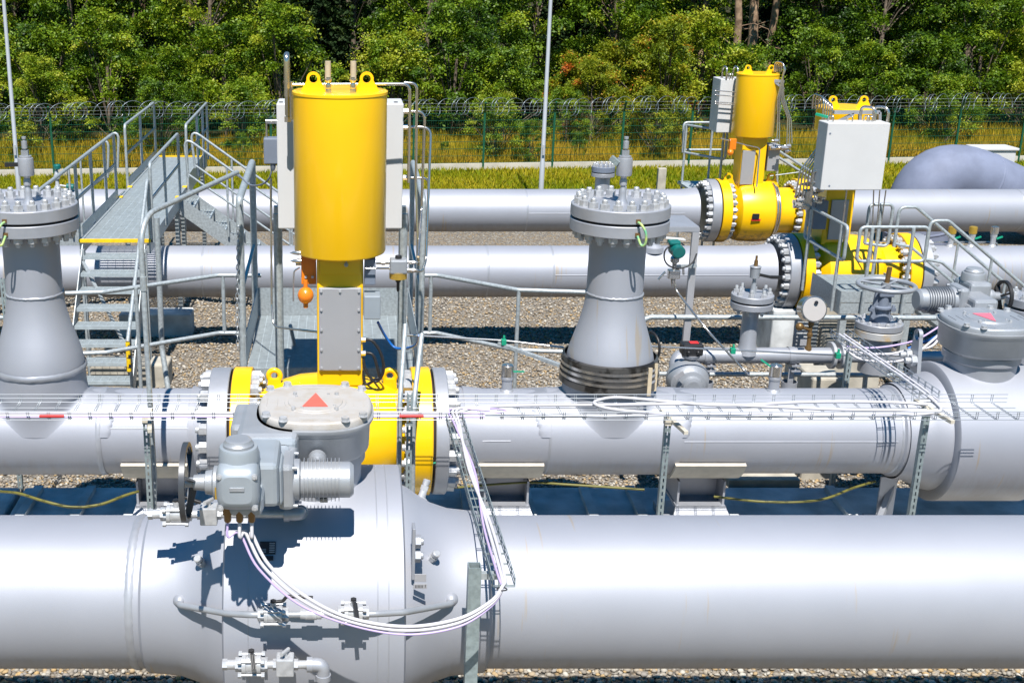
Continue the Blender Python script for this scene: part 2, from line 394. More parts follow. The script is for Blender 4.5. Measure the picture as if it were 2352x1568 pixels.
stones([(-4.5,7.0,8.7,9.9,560,.025),(-5.2,8.5,11.6,13.4,620,.019),(-5.8,9.5,13.4,17.6,480,.0195),(-7.5,12,17.6,22.6,210,.023)])
# ---- grass
def blades(name, n, xr, yfun, h, wd, lean, stops, label, mask=None):
    x = RNG.uniform(*xr, n); y = yfun(x, RNG.random(n)); hh = RNG.uniform(*h, n)
    if mask is not None:
        k = mask(x, y); hh = hh*k
    q = RNG.uniform(0, PI, n); dx, dy = np.cos(q)*wd*RNG.uniform(.6,1.4,n), np.sin(q)*wd
    lx, ly = RNG.normal(0, lean, n)*hh, RNG.normal(0, lean, n)*hh
    v = np.stack([np.c_[x-dx,y-dy,np.zeros(n)-.01], np.c_[x+dx,y+dy,np.zeros(n)-.01], np.c_[x+lx,y+ly,hh]], 1)
    f = np.arange(3*n).reshape(n,3)
    patch = .5+.5*np.sin(x*.9+1.3*np.sin(y*.7))*np.cos(y*1.1+x*.31)
    val = np.clip(.55*patch+RNG.normal(.25,.2,n), 0, 1)
    o = npmesh(name, v.reshape(-1,3), f, 'tone', val, attrmat(name+' blades', 'tone', stops, .7, .35)); tag(o, label, 'grass', None, 'stuff')
blades('mown_grass', 110000, (-15,29), lambda x,r: 28+r*(fy(x)-.1-28), (.06,.15), .022, .45, [(0,(.13,.21,.004)),(.45,(.27,.29,.005)),(1,(.48,.38,.02))], 'short yellowish lawn between the far pipe and the kerb')
blades('dry_grass', 90000, (-15,29), lambda x,r: fy(x)+.15+r*(6.2), (.25,.75), .02, .22, [(0,(.12,.20,.008)),(.35,(.40,.32,.012)),(1,(.66,.42,.04))], 'tall dry golden grass between the fence and the wood',
       lambda x, y: .65+.5*(np.sin(x*.8)*np.sin(y*1.7+x*.4)))
# ================================================================== fence
fence = thing('security_fence', 'green wire mesh fence topped with razor wire, standing in front of the wood', 'fence', (6,fy(6),0))
FX = [(1277-CX)/FPX*36.2*.985+k*2.1 for k in range(-9, 12)]
bm_h = MB()
for i, x in enumerate(FX):
    y = fy(x); mb = MB(); mb.box((x,y-.06,.85),(.06,.05,1.7)); mb.bar((x,y-.06,1.68),(x,y-.24,2.0),.05,.05)
    mb.build('post', M['green'], fence)
    if i < len(FX)-1:
        x2 = FX[i+1]; mb = MB(); n = 40
        for k in range(1, n):
            xx = x+(x2-x)*k/n; mb.bar((xx,fy(xx)-.02,.16),(xx,fy(xx)-.02,1.66),.0042,.0042)
        for z in [.2+.21*k for k in range(8)]: mb.bar((x,y-.028,z),(x2,fy(x2)-.028,z),.010,.012)
        mb.build('mesh_panel', M['green'], fence)
mb = MB(); pts = []; L0, L1 = FX[0], FX[-1]; turns = int((L1-L0)/.30)
for k in range(turns*18):
    t = k/18.; x = L0+.30*t+.14*math.sin(t*1.7); q = 2*PI*t
    pts.append((x+.19*math.sin(q), fy(x)-.16+.20*math.sin(q), 1.86+.25*math.cos(q)+.03*math.sin(t*.37)))
mb.tube(pts, .0072, 4); mb.build('razor_coil', mat('razor wire', (.30,.35,.40), .4, .7), fence)
mb = MB()
for z, dy in ((1.76,-.11),(1.87,-.17),(1.98,-.23)): mb.bar((L0,fy(L0)+dy,z),(L1,fy(L1)+dy,z),.005,.005)
mb.build('barbed_strand', M['galv'], fence)
# ================================================================== wood
LEAF = [(0,(.020,.055,.003)),(.25,(.065,.140,.005)),(.55,(.145,.245,.008)),(.8,(.25,.34,.012)),(1,(.40,.43,.03))]
m_leaf = attrmat('broad leaves', 'tone', LEAF, .5, .32, .4, .5)
m_leaf_y = attrmat('yellowing leaves', 'tone', [(0,(.05,.10,.006)),(.4,(.19,.25,.010)),(.8,(.33,.34,.012)),(.97,(.45,.30,.02)),(1,(.55,.14,.02))], .55, .35, .35)
m_needle = attrmat('dark needles', 'tone', [(0,(.008,.020,.007)),(.6,(.022,.048,.012)),(1,(.05,.08,.016))], .7, .15, .2)
m_bark = mat('bark', (.085,.065,.05), .9, 0., col2=(.17,.13,.095), vscale=9., bump=.6, bscale=30.)
m_pine = mat('pale pine bark', (.16,.10,.06), .85, 0., col2=(.40,.27,.17), vscale=5., bump=.5, bscale=25.)
def leaves(cent, rad, per, size, flat=.5):
    """leaf diamonds over pads: cent (K,3), rad (K,)"""
    K = len(cent); n = K*per; c = np.repeat(cent, per, 0); r = np.repeat(rad, per)
    d = RNG.normal(0,1,(n,3)); d /= np.linalg.norm(d,axis=1)[:,None]
    rr = np.minimum(np.abs(RNG.normal(0,.62,n))+.06, 1.45)
    th = np.repeat(np.arctan2(cent[:,1], cent[:,0])+RNG.normal(0,.6,K), per); co_, si_ = np.cos(th), np.sin(th)
    st = np.repeat(RNG.uniform(.9,1.6,K), per)                     # sprays stretched outward, drooping at the tip
    l = np.stack([d[:,0]*st, d[:,1]*.75, d[:,2]*flat], 1)*(rr*r)[:,None]
    l[:,2] -= .30*r*(np.abs(d[:,0])*rr)**2*st
    p = c+np.stack([l[:,0]*co_-l[:,1]*si_, l[:,0]*si_+l[:,1]*co_, l[:,2]], 1)
    nr = d*.55+np.array([0,0,.55])+RNG.normal(0,.5,(n,3)); nr /= np.linalg.norm(nr,axis=1)[:,None]
    a = np.cross(nr, RNG.normal(0,1,(n,3))); a /= np.linalg.norm(a,axis=1)[:,None]; b = np.cross(nr, a)
    s = size*RNG.uniform(.6,1.4,n)[:,None]
    v = np.stack([p-a*s, p-b*s*.55, p+a*s, p+b*s*.55], 1)
    tone = np.clip(np.repeat(RNG.normal(.52,.20,K), per)+RNG.normal(0,.13,n), 0, 1)
    return v.reshape(-1,3), np.arange(4*n).reshape(n,4), tone
def make_tree(kind, seed):
    """returns (crown verts, faces, tones), trunk MB"""
    global RNG
    RNG = np.random.default_rng(seed); R = random.Random(seed); tr = MB(); cent, rad = [], []
    if kind == 'bush':
        H, W = R.uniform(3.0,4.2), R.uniform(1.7,2.2)
        tr.tube([(0,0,-.1),(.1,0,.6),(.05,.1,H*.7)], .06, 6)
        for k in range(54):
            h = R.random()**.8; q = R.uniform(0,2*PI); rr = W*math.sin(min(1,.25+h*.95)*PI*.86)*R.uniform(.45,1.05)
            cent.append((rr*math.cos(q), rr*math.sin(q), .75+h*H)); rad.append(R.uniform(.25,.6))
            if k % 4 == 0: tr.tube([(.05,0,.25*h*H),(cent[-1][0]*.5,cent[-1][1]*.5,.3+.7*h*H),cent[-1]], .022, 5)
        per, size = 420, .05
    elif kind == 'tree':
        H, W = R.uniform(7,9), R.uniform(2.1,2.7); bend = R.uniform(-.4,.4)
        tk = [V((bend*math.sin(t*2.5),.3*math.sin(t*3+seed),t*H*.95-.1)) for t in [k/8 for k in range(9)]]
        for k in range(8): tr.cyl(tk[k], tk[k+1], .15*(1-.105*k), .15*(1-.105*(k+1)), 8, cap=False)
        for k in range(100):
            h = R.random(); q = R.uniform(0,2*PI); prof = math.sin(min(1,.16+h*.84)*PI)**.7
            rr = W*prof*R.uniform(.35,1.08); b = tk[min(8,int(h*8))]
            cent.append((b.x+rr*math.cos(q), b.y+rr*math.sin(q), .8+h*(H-.6))); rad.append(R.uniform(.3,.72))
            if k % 3 == 0:
                p0 = tk[max(1,min(7,int(h*7.4)))]; e = V(cent[-1]); tr.tube([p0, p0.lerp(e,.5)+V((0,0,.15)), e], .028, 5)
        per, size = 500, .056
    elif kind == 'spruce':
        H = R.uniform(9,12); tr.cyl((0,0,-.1),(0,0,H*.97),.18,.02,8)
        for lv in range(26):
            h = .6+lv*(H-.8)/26; L_ = (1-h/H)*2.6+.25
            for k in range(8):
                q = 2*PI*(k+R.random()*.7)/8
                for j in (.35,.6,.85,1.05):
                    cent.append((L_*j*math.cos(q), L_*j*math.sin(q), h-.28*L_*j)); rad.append(.16+.16*L_*(1.15-j)*.8)
        per, size = 34, .085
    else:     # pine: tall bare stem, foliage only high up
        H = R.uniform(13,16); x = 0; tk = [V((.25*math.sin(k*.6+seed),.2*math.sin(k*.8),k*H/9-.1)) for k in range(10)]
        for k in range(9): tr.cyl(tk[k], tk[k+1], .20*(1-.075*k), .20*(1-.075*(k+1)), 9, cap=False)
        for k in range(9):
            h = R.uniform(2,7); q = R.uniform(0,2*PI); p0 = V((.25*math.sin(h*9/H*.6+seed),.2*math.sin(h*9/H*.8),h)); L_ = R.uniform(.7,2.2)
            e = p0+V((L_*math.cos(q),L_*math.sin(q),R.uniform(-.5,.6))); tr.tube([p0,p0.lerp(e,.5)+V((0,0,.2*R.uniform(-1,1))),e,e+V((.3*R.uniform(-1,1),.2,-.3))], .018, 5)
        for k in range(46):
            h = R.uniform(.55,1); q = R.uniform(0,2*PI); rr = 2.1*math.sin(max(.1,(1.08-h)/.55)*PI*.6)*R.uniform(.3,1)
            cent.append((rr*math.cos(q), rr*math.sin(q), h*H)); rad.append(R.uniform(.5,.9))
        per, size = 90, .1
    v, f, t = leaves(np.array(cent), np.array(rad), per, size, .55 if kind != 'spruce' else .35)
    return (v, f, t), tr
PROTO = {}
def place_tree(kind, seed, loc, s, rz, name, label, cat, group, lm, bm_):
    key = (kind, seed, lm.name)
    if key not in PROTO:
        (v,f,t), tr = make_tree(kind, seed); r = thing(name, label, cat, loc, group)
        cr = npmesh('crown', v, f, 'tone', t, lm, r); tk = tr.build('trunk', bm_, None); tk.parent = r; tk.location = (0,0,0)
        PROTO[key] = r
    else:
        r = copy_tree(PROTO[key]); r.location = loc; tag(r, label, cat, group)
    r.scale = (s,s,s); r.rotation_euler = (0,0,rz); return r
R0 = random.Random(5)
WG = {'bush':'leafy bushes along the edge of the wood','tree':'broadleaf trees in the wood','spruce':'dark spruces deeper in the wood','pine':'bare stemmed pines in the wood'}
def gx(px, Y): return (px-CX)/FPX*(Y*CT+CAMZ*ST)
def where(px):
    for lim, t in ((60,'behind the left light pole'),(230,'behind the fence at the far left, left of the walkway'),(420,'behind the left rail of the metal walkway'),(560,'behind the right rail of the metal walkway'),(720,'behind the left edge of the tall yellow cylinder'),(900,'behind the tall yellow cylinder'),(1080,'right of the tall yellow cylinder'),(1200,'left of the middle light pole'),(1310,'behind the middle light pole'),(1480,'above the right flanged neck'),(1620,'left of the far yellow cylinder'),(1790,'behind the far yellow cylinder'),(1960,'above the large white cabinet'),(2120,'right of the large white cabinet'),(2260,'above the grey pipe bend')):
        if px < lim: return t
    return 'at the right edge of the picture'
seen = {}
def lab(base, px):
    l = base+' '+where(px); seen[l] = seen.get(l, 0)+1
    return l
# front row bushes
for px, dy, s, sd_, y_ in ((1135,.6,.5,3,0),(1500,.9,.55,1,1),(1295,2.0,.42,2,0),(1350,2.6,.6,2,1),(560,1.6,.6,3,0),(370,2.2,.6,1,0),(95,2.4,.65,2,0),(2170,2.2,.6,1,0),(1150,4.2,.8,1,0),(1040,5.4,.95,2,0),(1330,4.6,.72,3,1),(1420,5.0,.85,1,1),(1520,4.2,.85,2,1),(1590,5.6,1.05,3,0),(1700,5.2,.8,1,0),(900,5.0,.9,3,0),(640,4.6,.95,2,0),(520,5.2,1.0,1,0),(400,4.6,.8,3,0),(250,4.8,.9,2,0),(120,5.0,1.0,1,0),(-20,4.6,.9,3,0),(1860,5.0,.75,2,0),(1990,4.8,.8,3,0),(2110,4.6,.9,1,0),(2230,5.0,.95,2,0),(2340,4.6,.9,3,0)):
    x = gx(px, 41); Y = fy(x)+dy+1.0
    x = gx(px, Y)
    place_tree('bush', sd_, (x,Y,0), s, R0.uniform(0,6.3), 'bush', lab('yellowing bush with some red leaves' if y_ else ('low green bush' if s < .85 else 'full green bush'), px), 'bush', WG['bush'], m_leaf_y if y_ else m_leaf, m_bark)
for px, Y, s, sd_ in ((40,46,.9,11),(190,45,1.0,12),(330,47,1.05,13),(470,45.5,.95,11),(590,46.5,.9,12),(830,47,1.0,13),(960,45.5,.9,11),(1090,47,1.0,12),(1210,49,1.05,13),(1400,49,.95,11),(1560,51,1.0,12),(1850,48,.95,13),(1980,46,.9,11),(2090,47.5,1.0,12),(2210,45.5,.95,13),(2330,46.5,1.0,11)):
    place_tree('tree', sd_, (gx(px,Y),Y,0), s, R0.uniform(0,6.3), 'broadleaf_tree', lab('green broadleaf tree', px), 'tree', WG['tree'], m_leaf, m_bark)
for px, Y, s, sd_ in ((735,45.5,.8,21),(690,46.5,.85,22),(60,46.5,.8,22),(245,47,.85,21),(740,50,.95,21),(660,54,1.0,22),(360,54,1.,21),(1010,54,1.,22),(1300,55,1.05,21),(1460,54,1,22),(1770,54,1,21),(1900,55,1.,22),(2060,54,1.,21),(2200,54,1.0,22),(2350,54,1.,21),(100,54,1.,22),(-40,52,1.,21)):
    place_tree('spruce', sd_, (gx(px,Y),Y,0), s, R0.uniform(0,6.3), 'spruce_tree', lab('dark spruce', px), 'tree', WG['spruce'], m_needle, m_bark)
for px, Y, s, sd_ in ((1662,47,.9,31),(1690,48.5,1.1,32),(1745,48,.9,31),(1838,50,.9,32),(1610,50,.85,31),(1395,52,.9,32),(330,50,.75,31),(440,51,.75,32),(1490,52,.8,31)):
    place_tree('pine', sd_, (gx(px,Y),Y,0), s, R0.uniform(0,6.3), 'pine_tree', lab('bare pale pine stem', px), 'tree', WG['pine'], m_needle, m_pine)
for px, dy, s, nm in ((1215,1.1,.30,'tufted green weed clump behind the fence beside the middle light pole'),(1335,1.6,.2,'small green weed clump in the dry grass left of the banded neck vent'),(1020,1.4,.16,'tiny green weed clump in the dry grass right of the white cabinet'),(560,1.2,.24,'green weed clump in the dry grass behind the walkway rails')):
    x = gx(px,37.5); r = place_tree('bush', 2, (x,fy(x)+dy,-.15), s, px, 'weed_clump', nm, 'weed', 'weed clumps in the dry grass', m_leaf, m_bark); r.scale = (s*.8,s*.8,s)
# the wood behind them reads as one mass
cs = np.c_[np.random.default_rng(3).uniform(-26,46,900), np.random.default_rng(4).uniform(58,66,900), np.random.default_rng(5).uniform(0,11,900)]
RNG = np.random.default_rng(9)
v,f,t = leaves(cs, np.full(900,1.5), 60, .3, .7)
tag(npmesh('far_wood', v, f, 'tone', t, m_needle), 'dark mass of trees deep in the wood', 'wood', None, 'stuff')
# ================================================================== pipelines (X runs along every pipe)
RT, RF = .4065, .528
P1, P2, P3, P4 = (22.9,1.39), (18.56,1.28), (10.77,1.68), (7.58,1.74)     # (Y, z) of the axes
def X1(px): return (px-CX)/119.5
def X2(px): return (px-CX)/145.
def X3(px): return (px-CX)/240.
def weld(mb, x, P, R, w=.022, h=.006, amp=.004, n=90, axis='x'):
    """irregular weld bead round the pipe"""
    y0, z0 = P; rows = []
    for j, (dx, k) in enumerate(((-w,0),(-w*.5,.8),(0,1),(w*.5,.8),(w,0))):
        rows.append([V((x+dx+random.uniform(-amp,amp)*.6, y0+(R+.001+h*k+random.uniform(-amp,amp)*.5*k)*math.cos(2*PI*i/n), z0+(R+.001+h*k+random.uniform(-amp,amp)*.5*k)*math.sin(2*PI*i/n))) for i in range(n)])
    vs = [p for r in rows for p in r]; fs = []
    for j in range(4):
        for i in range(n):
            i2 = (i+1)%n; fs.append((j*n+i, j*n+i2, (j+1)*n+i2, (j+1)*n+i))
    mb.add(vs, fs, True); return mb
def run(x0, x1, P, prof=None, R=RT, n=64):
    mb = MB(); mb.lathe((x0,P[0],P[1]), (1,0,0), prof or [(0,R),(x1-x0,R)], n); return mb
def seam(mb, x0, x1, P, R, ang, r=.006):
    mb.tube([(x0,P[0]-math.cos(ang)*R,P[1]+math.sin(ang)*R),(x1,P[0]-math.cos(ang)*R,P[1]+math.sin(ang)*R)], r, 6)
    return mb
# ---- foreground pipe
t = thing('pipeline', 'thickest silver pipe, running across the bottom of the picture through the ball valve', 'pipe', (0,P4[0],0))
run(-9.,-1.335,P4,R=RF,n=96).build('pipe_run', M['pipe_front'], t)
run(.945,12.,P4,R=RF,n=96).build('pipe_run', M['pipe_front'], t)
weld(MB(), -1.40, P4, RF, .028, .009, .006, 140).build('weld_bead', M['silver'], t)
weld(MB(), .985, P4, RF, .02, .006, .004, 140).build('weld_bead', M['silver'], t)
# ---- third line: tees, flanges, reducer
def necked(z_flare):
    pass
t3 = thing('pipeline', 'silver pipe with two upright flanged necks and the biggest yellow valve', 'pipe', (0,P3[0],0))
run(-9.,X3(243),P3,R=.418).build('pipe_run', M['pipe_tee'], t3)
run(X3(243),-1.40,P3,prof=[(0,RT),(X3(470)-X3(243)-.02,RT),(-1.40-X3(243),.43)]).build('pipe_run', M['pipe_tee'], t3)
run(1.16,X3(1250),P3,prof=[(0,.43),(.2,RT),(X3(1250)-1.16,RT)]).build('pipe_run', M['pipe_tee'], t3)
run(X3(1250),X3(1540),P3,R=.418).build('pipe_run', M['pipe_tee'], t3)
run(X3(1540),X3(2050),P3,R=RT).build('pipe_run', M['pipe_tee'], t3)
run(6.80,14.,P3,R=RT).build('pipe_run', M['pipe_tee'], t3)
mb = weld(MB(), X3(243), P3, .412, .03, .008); mb.build('weld_bead', M['silver'], t3)
for px in (470,1078,1250,2035,2060): weld(MB(), X3(px), P3, RT, .022, .007).build('weld_bead', M['silver'], t3)
seam(MB(), X3(1545), X3(2020), P3, RT, .12).build('seam', M['silver'], t3)
seam(MB(), X3(270), X3(455), P3, RT, .42).build('seam', M['silver'], t3)
seam(MB(), X3(1085), X3(1160), P3, RT, .14).build('seam', M['silver'], t3)
# ---- second and first line
t2 = thing('pipeline', 'silver pipe second from the back, passing under the walkway', 'pipe', (0,P2[0],0))
run(-14.,X2(1765),P2,prof=[(0,RT),(X2(1765)+14-.3,RT),(X2(1765)+14,.44)]).build('pipe_run', M['pipe_mid'], t2)
run(X2(2100),22.,P2,prof=[(0,.44),(.3,RT),(22-X2(2100),RT)]).build('pipe_run', M['pipe_mid'], t2)
for px in (470,1115,1262): weld(MB(), X2(px), P2, RT, .014, .004, .002).build('weld_bead', M['silver'], t2)
seam(MB(), X2(1265), X2(1700), P2, RT, .10, .007).build('seam', M['silver'], t2)
mb = MB(); p = V((X2(1492),P2[0]-.12,P2[1]+RT)); mb.lathe(p-V((0,0,.06)), (0,0,1), [(0,.16),(.08,.15),(.12,.09),(.17,.075),(.19,.05),(.2,.0)], 24); mb.build('weld_boss', M['silver'], t2)
t1 = thing('pipeline', 'farthest straight silver pipe, running along the edge of the lawn', 'pipe', (0,P1[0],0))
run(-16.,X1(1595),P1,prof=[(0,RT),(X1(1595)+16-.3,RT),(X1(1595)+16,.44)]).build('pipe_run', M['pipe_far'], t1)
run(X1(1862),26.,P1,prof=[(0,.44),(.3,RT),(26-X1(1862),RT)]).build('pipe_run', M['pipe_far'], t1)
for px in (1205,540,2330): weld(MB(), X1(px), P1, RT, .014, .004, .002).build('weld_bead', M['silver'], t1)
seam(MB(), X1(1208), X1(1560), P1, RT, .05, .008).build('seam', M['silver'], t1)
# ---- big grey bend at the right
eb = thing('pipe_bend', 'large grey pipe bend sloping down to the right edge behind the farthest pipe', 'pipe', at(2200,420,26))
pts_ = [at(2108,640,26), at(2110,520,26), at(2118,455,26), at(2150,412,26), at(2205,401,26.1), at(2280,426,26.4), at(2380,474,26.8), at(2520,545,27.4), at(2700,640,28)]
bp_ = fillet([at(2104,700,26)-V((0,0,1)), at(2112,356,26), at(2420,494,26.4), at(2900,705,27)], 1.0, 14)
MB().tube(bp_, .66, 56).build('pipe_run', M['pipe_bend'], eb)
for k_ in (1, 15):
    d_ = (bp_[k_+1]-bp_[k_-1]).normalized(); MB().lathe(bp_[k_]-d_*.025,d_,[(0,.66),(.012,.673),(.038,.673),(.05,.66)],56,cap=False).build('weld_bead', M['pipe_bend'], eb)
p = at(2180,409,25.44); MB().box(p,(.16,.02,.12)).build('sticker', M['stripeY'], eb)
# ================================================================== yellow trunnion valves
def flange(mb, x0, x1, P, R, n=72):
    s = .008; a = 1 if x1 > x0 else -1
    mb.lathe((x0,P[0],P[1]), (a,0,0), [(0,R-s),(s,R),(abs(x1-x0)-s,R),(abs(x1-x0),R-s)], n)
def yellow_valve(label, P, xs, R, mt, sc_=1., nb=20, name='yellow_valve'):
    """xs: silver flange, yellow flange (left) / yellow, silver (right) as x pairs"""
    (a0,a1),(b0,b1),(c0,c1),(d0,d1) = xs; cx = (b1+c0)/2
    t = thing(name, label, 'valve', (cx,P[0],0))
    for (u0,u1), (w0,w1), sg in (((a0,a1),(b0,b1),1),((d0,d1),(c0,c1),-1)):
        mb = MB(); flange(mb, u0, u1, P, R); f = mb.build('pipe_flange', M['silver'], t)
        mb = MB(); g0, g1 = (u1,w0) if sg > 0 else (w1,u0); mb.lathe((g0,P[0],P[1]), (1,0,0), [(0,R*.84),(g1-g0,R*.84)], 48, cap=False); mb.build('gasket', M['darkgap'], f)
        mb = MB(); o = u0 if sg > 0 else u1
        mb.nutring((o,P[0],P[1]), (-sg,0,0), R*.865, nb, .058, .075, .035, .25); mb.build('nut_ring', M['nut'], f)
        mb = MB(); flange(mb, w0, w1, P, R*1.01); f = mb.build('valve_flange', mt, t)
        mb = MB(); o = w1 if sg > 0 else w0
        mb.nutring((o,P[0],P[1]), (sg,0,0), R*.865, nb, .058, .075, .03, .25); mb.build('nut_ring', M['nut'], f)
    return t, cx
# nearest: body hidden partly by the gearbox
xs3 = ((-1.215,-1.03),(-1.005,-.83),(.67,.85),(.875,1.0))
v3, cx3 = yellow_valve('big yellow valve in the middle with a tall yellow actuator cylinder above it', P3, xs3, .605, M['yellow'])
for x, sg in ((-1.215,-1),(1.0,1)):
    MB().lathe((x,P3[0],P3[1]), (sg,0,0), [(-.01,.45),(.05,.44),(.2,.407)], 48, cap=False).build('flange_hub', M['pipe_tee'], v3)
MB().lathe((-.83,P3[0],P3[1]), (1,0,0), [(0,.40),(.10,.40),(.16,.43),(.30,.50),(.45,.545),(.62,.56),(.9,.56),(1.05,.545),(1.2,.50),(1.34,.43),(1.40,.40),(1.5,.40)], 72).build('body', M['yellow'], v3)
for x, z in ((-.62,2.18),(.47,2.18)):
    q = []
    for k in range(13): q.append(V((x+.075*math.cos(PI-PI*k/12),P3[0]-.03,z+.06+.075*math.sin(PI*k/12))))
    pts = [V((x-.095,P3[0]-.03,z-.2))]+q+[V((x+.095,P3[0]-.03,z-.2))]
    mb = MB(); hole = [V((x+.032*math.cos(2*PI*k/14),P3[0]-.03,z+.06+.032*math.sin(2*PI*k/14))) for k in range(14)]
    LUG = (pts, hole)
    # ring lug: rim strip + hole
    mb.torus((x,P3[0]-.01,z+.06), (0,1,0), .055, .026, 24, 8); mb.prism([V((x-.075,P3[0]-.035,z-.2)),V((x+.075,P3[0]-.035,z-.2)),V((x+.06,P3[0]-.035,z+.03)),V((x-.06,P3[0]-.035,z+.03))],(0,.05,0)); mb.build('lifting_lug', M['yellow'], v3)
def lug(mb, c, w, h, th, hole, ydir=(0,1,0), xdir=(1,0,0)):
    """flat lifting lug with a round eye: bell outline stitched to the hole"""
    c, yd, xd = V(c), V(ydir), V(xdir); n = 28; r = w*.26; out, inn = [], []
    zc = h-r
    for k in range(n):
        q = 2*PI*k/n; d = V((math.cos(q), math.sin(q)))
        if d.y >= -.25: o = (d.x*r, zc+d.y*r)
        else:
            s = zc/(-d.y); xx = d.x*s
            if abs(xx) > w/2: xx = math.copysign(w/2, xx)
            o = (xx, 0)
        out.append(o); inn.append((d.x*hole, zc+d.y*hole))
    P_ = lambda a, k: c+xd*a[0]+V((0,0,a[1]))+yd*(k*th/2)
    vs = [P_(p,-1) for p in out]+[P_(p,-1) for p in inn]+[P_(p,1) for p in out]+[P_(p,1) for p in inn]; fs = []
    for k in range(n):
        k2 = (k+1)%n
        fs += [(k,k2,n+k2,n+k),(2*n+k2,2*n+k,3*n+k,3*n+k2),(k2,k,2*n+k,2*n+k2),(n+k,n+k2,3*n+k2,3*n+k)]
    mb.add(vs, fs); return mb
# pedestal, actuator cylinder
Yc = P3[0]
def actuator(t, x, Y, zb, z0, z1, R, wd, mt, dz=0, panel=True, lugs=True):
    MB().bbox((x,Y,(zb+z0)/2),(wd,wd,z0-zb),.02).build('pedestal', mt, t)
    a = MB().lathe((x,Y,z0), (0,0,1), [(0,R-.02),(.006,R-.007),(.02,R),(z1-z0-.03,R),(z1-z0-.028,R+.006),(z1-z0-.006,R+.006),(z1-z0,R-.006)], 72).build('actuator_cylinder', mt, t)
    if lugs:
        for sx in (-1,1):
            mb = MB(); lug(mb, (x+sx*R*.56,Y-.05,z1-.01), R*.56, R*.42, .03, R*.085); mb.build('lifting_lug', mt, a)
    return a
a3 = actuator(v3, 0., Yc, 2.2, 3.44, 4.885, .415, .42, M['yellow'])
# top fittings with stubs
for sx in (-1,1):
    mb = MB(); x = sx*.105+.005; mb.nut((x,Yc-.22,4.885),(0,0,1),.028,.03,None,0); mb.lathe((x,Yc-.22,4.91),(0,0,1),[(0,.018),(.03,.026),(.06,.018),(.08,.03),(.095,.03),(.095,.018),(.11,.018)],16); 
    mb.build('pressure_fitting', M['inox'], a3); MB().cyl((x+sx*.004,Yc-.2,4.99),(x+sx*.004,Yc-.2,5.15),.026,n=16).build('vent_stub', M['wood'], a3)
mb = MB(); mb.tube([(-.42,Yc+.05,4.93),(.62,Yc+.1,4.93),(.62,Yc+.1,4.05)] ,.013,8,rad=.07)
pp = at(955,240,11.0)
mb.build('tube', M['inox'], a3)
# silver gas bottle at the upper left of the cylinder
mb = MB(); b = at(659,190,10.95); mb.tube([b+V((0,.10,-.30)),b+V((0,.10,.24)),b+V((0,-.02,.24)),b+V((0,-.02,-.12))],.026,12,rad=.07); mb.cyl(b+V((.03,.1,-.34)),b+V((.03,.1,.0)),.022,n=10); mb.nut(b+V((0,.1,-.36)),(0,0,1),.035,.05); mb.build('vent_bend', M['inox'], a3)
# grey inspection panel on the pedestal
pf = Yc-.21
pn = MB().bbox((0,pf-.016,2.76),(.385,.03,.79),.01).build('cover_panel', M['panel'], v3)
mb = MB()
for x in (-.17,0,.17):
    for z in (2.395,3.125): mb.cyl((x,pf-.03,z),(x,pf-.045,z),.011,n=10).cut()
for z in (2.57,2.76,2.95):
    for x in (-.17,.17): mb.cyl((x,pf-.03,z),(x,pf-.045,z),.011,n=10).cut()
mb.build('screw', M['nut'], pn)
mb = MB(); mb.bbox((0,pf-.012,3.36),(.36,.02,.16),.004); mb.build('upper_cover', M['yellow'], v3)
mb = MB(); mb.nut((.055,pf-.02,3.46),(0,-1,0),.018,.016); mb.nut((.055,pf-.02,3.37),(0,-1,0),.02,.016); mb.bar((.055,pf-.026,3.37),(.055,pf-.026,3.46),.008,.006); mb.build('latch', M['galv'], v3)
# orange control block with its accumulator ball
ob = MB().bbox((-.285,Yc-.05,3.33),(.135,.16,.34),.006).build('control_block', M['orange'], v3)
mb = MB(); c = at(702,678,Yc-.24); mb.sphere(c,.072,24,14,(1,1,1.08)); mb.cyl(c+V((0,0,.06)),c+V((0,0,.14)),.02); mb.cyl(c-V((0,0,.115)),c-V((0,0,.07)),.022,n=12); mb.build('accumulator', M['orange'], ob)
mb = MB()
for z in (3.47,3.395):
    mb.lathe((-.35,Yc-.2,z),(-1,0,0),[(0,.022),(.03,.022),(.07,.014),(.1,.002)],12).cut()
mb.cut(); mb.cyl((-.35,Yc-.18,3.36),(-.40,Yc-.18,3.36),.013,n=8); mb.cut(); mb.tube([(-.36,Yc-.3,3.36),(-.41,Yc-.3,3.33),(-.42,Yc-.3,3.2),(-.42,Yc-.3,3.05)],.008,6,rad=.04)
mb.build('port_plug', M['inox'], ob)
mb = MB()
for x in (-.31,-.25): mb.cyl((x,Yc-.128,3.23),(x,Yc-.14,3.23),.013,n=10).cut()
mb.build('screw', M['nut'], ob)
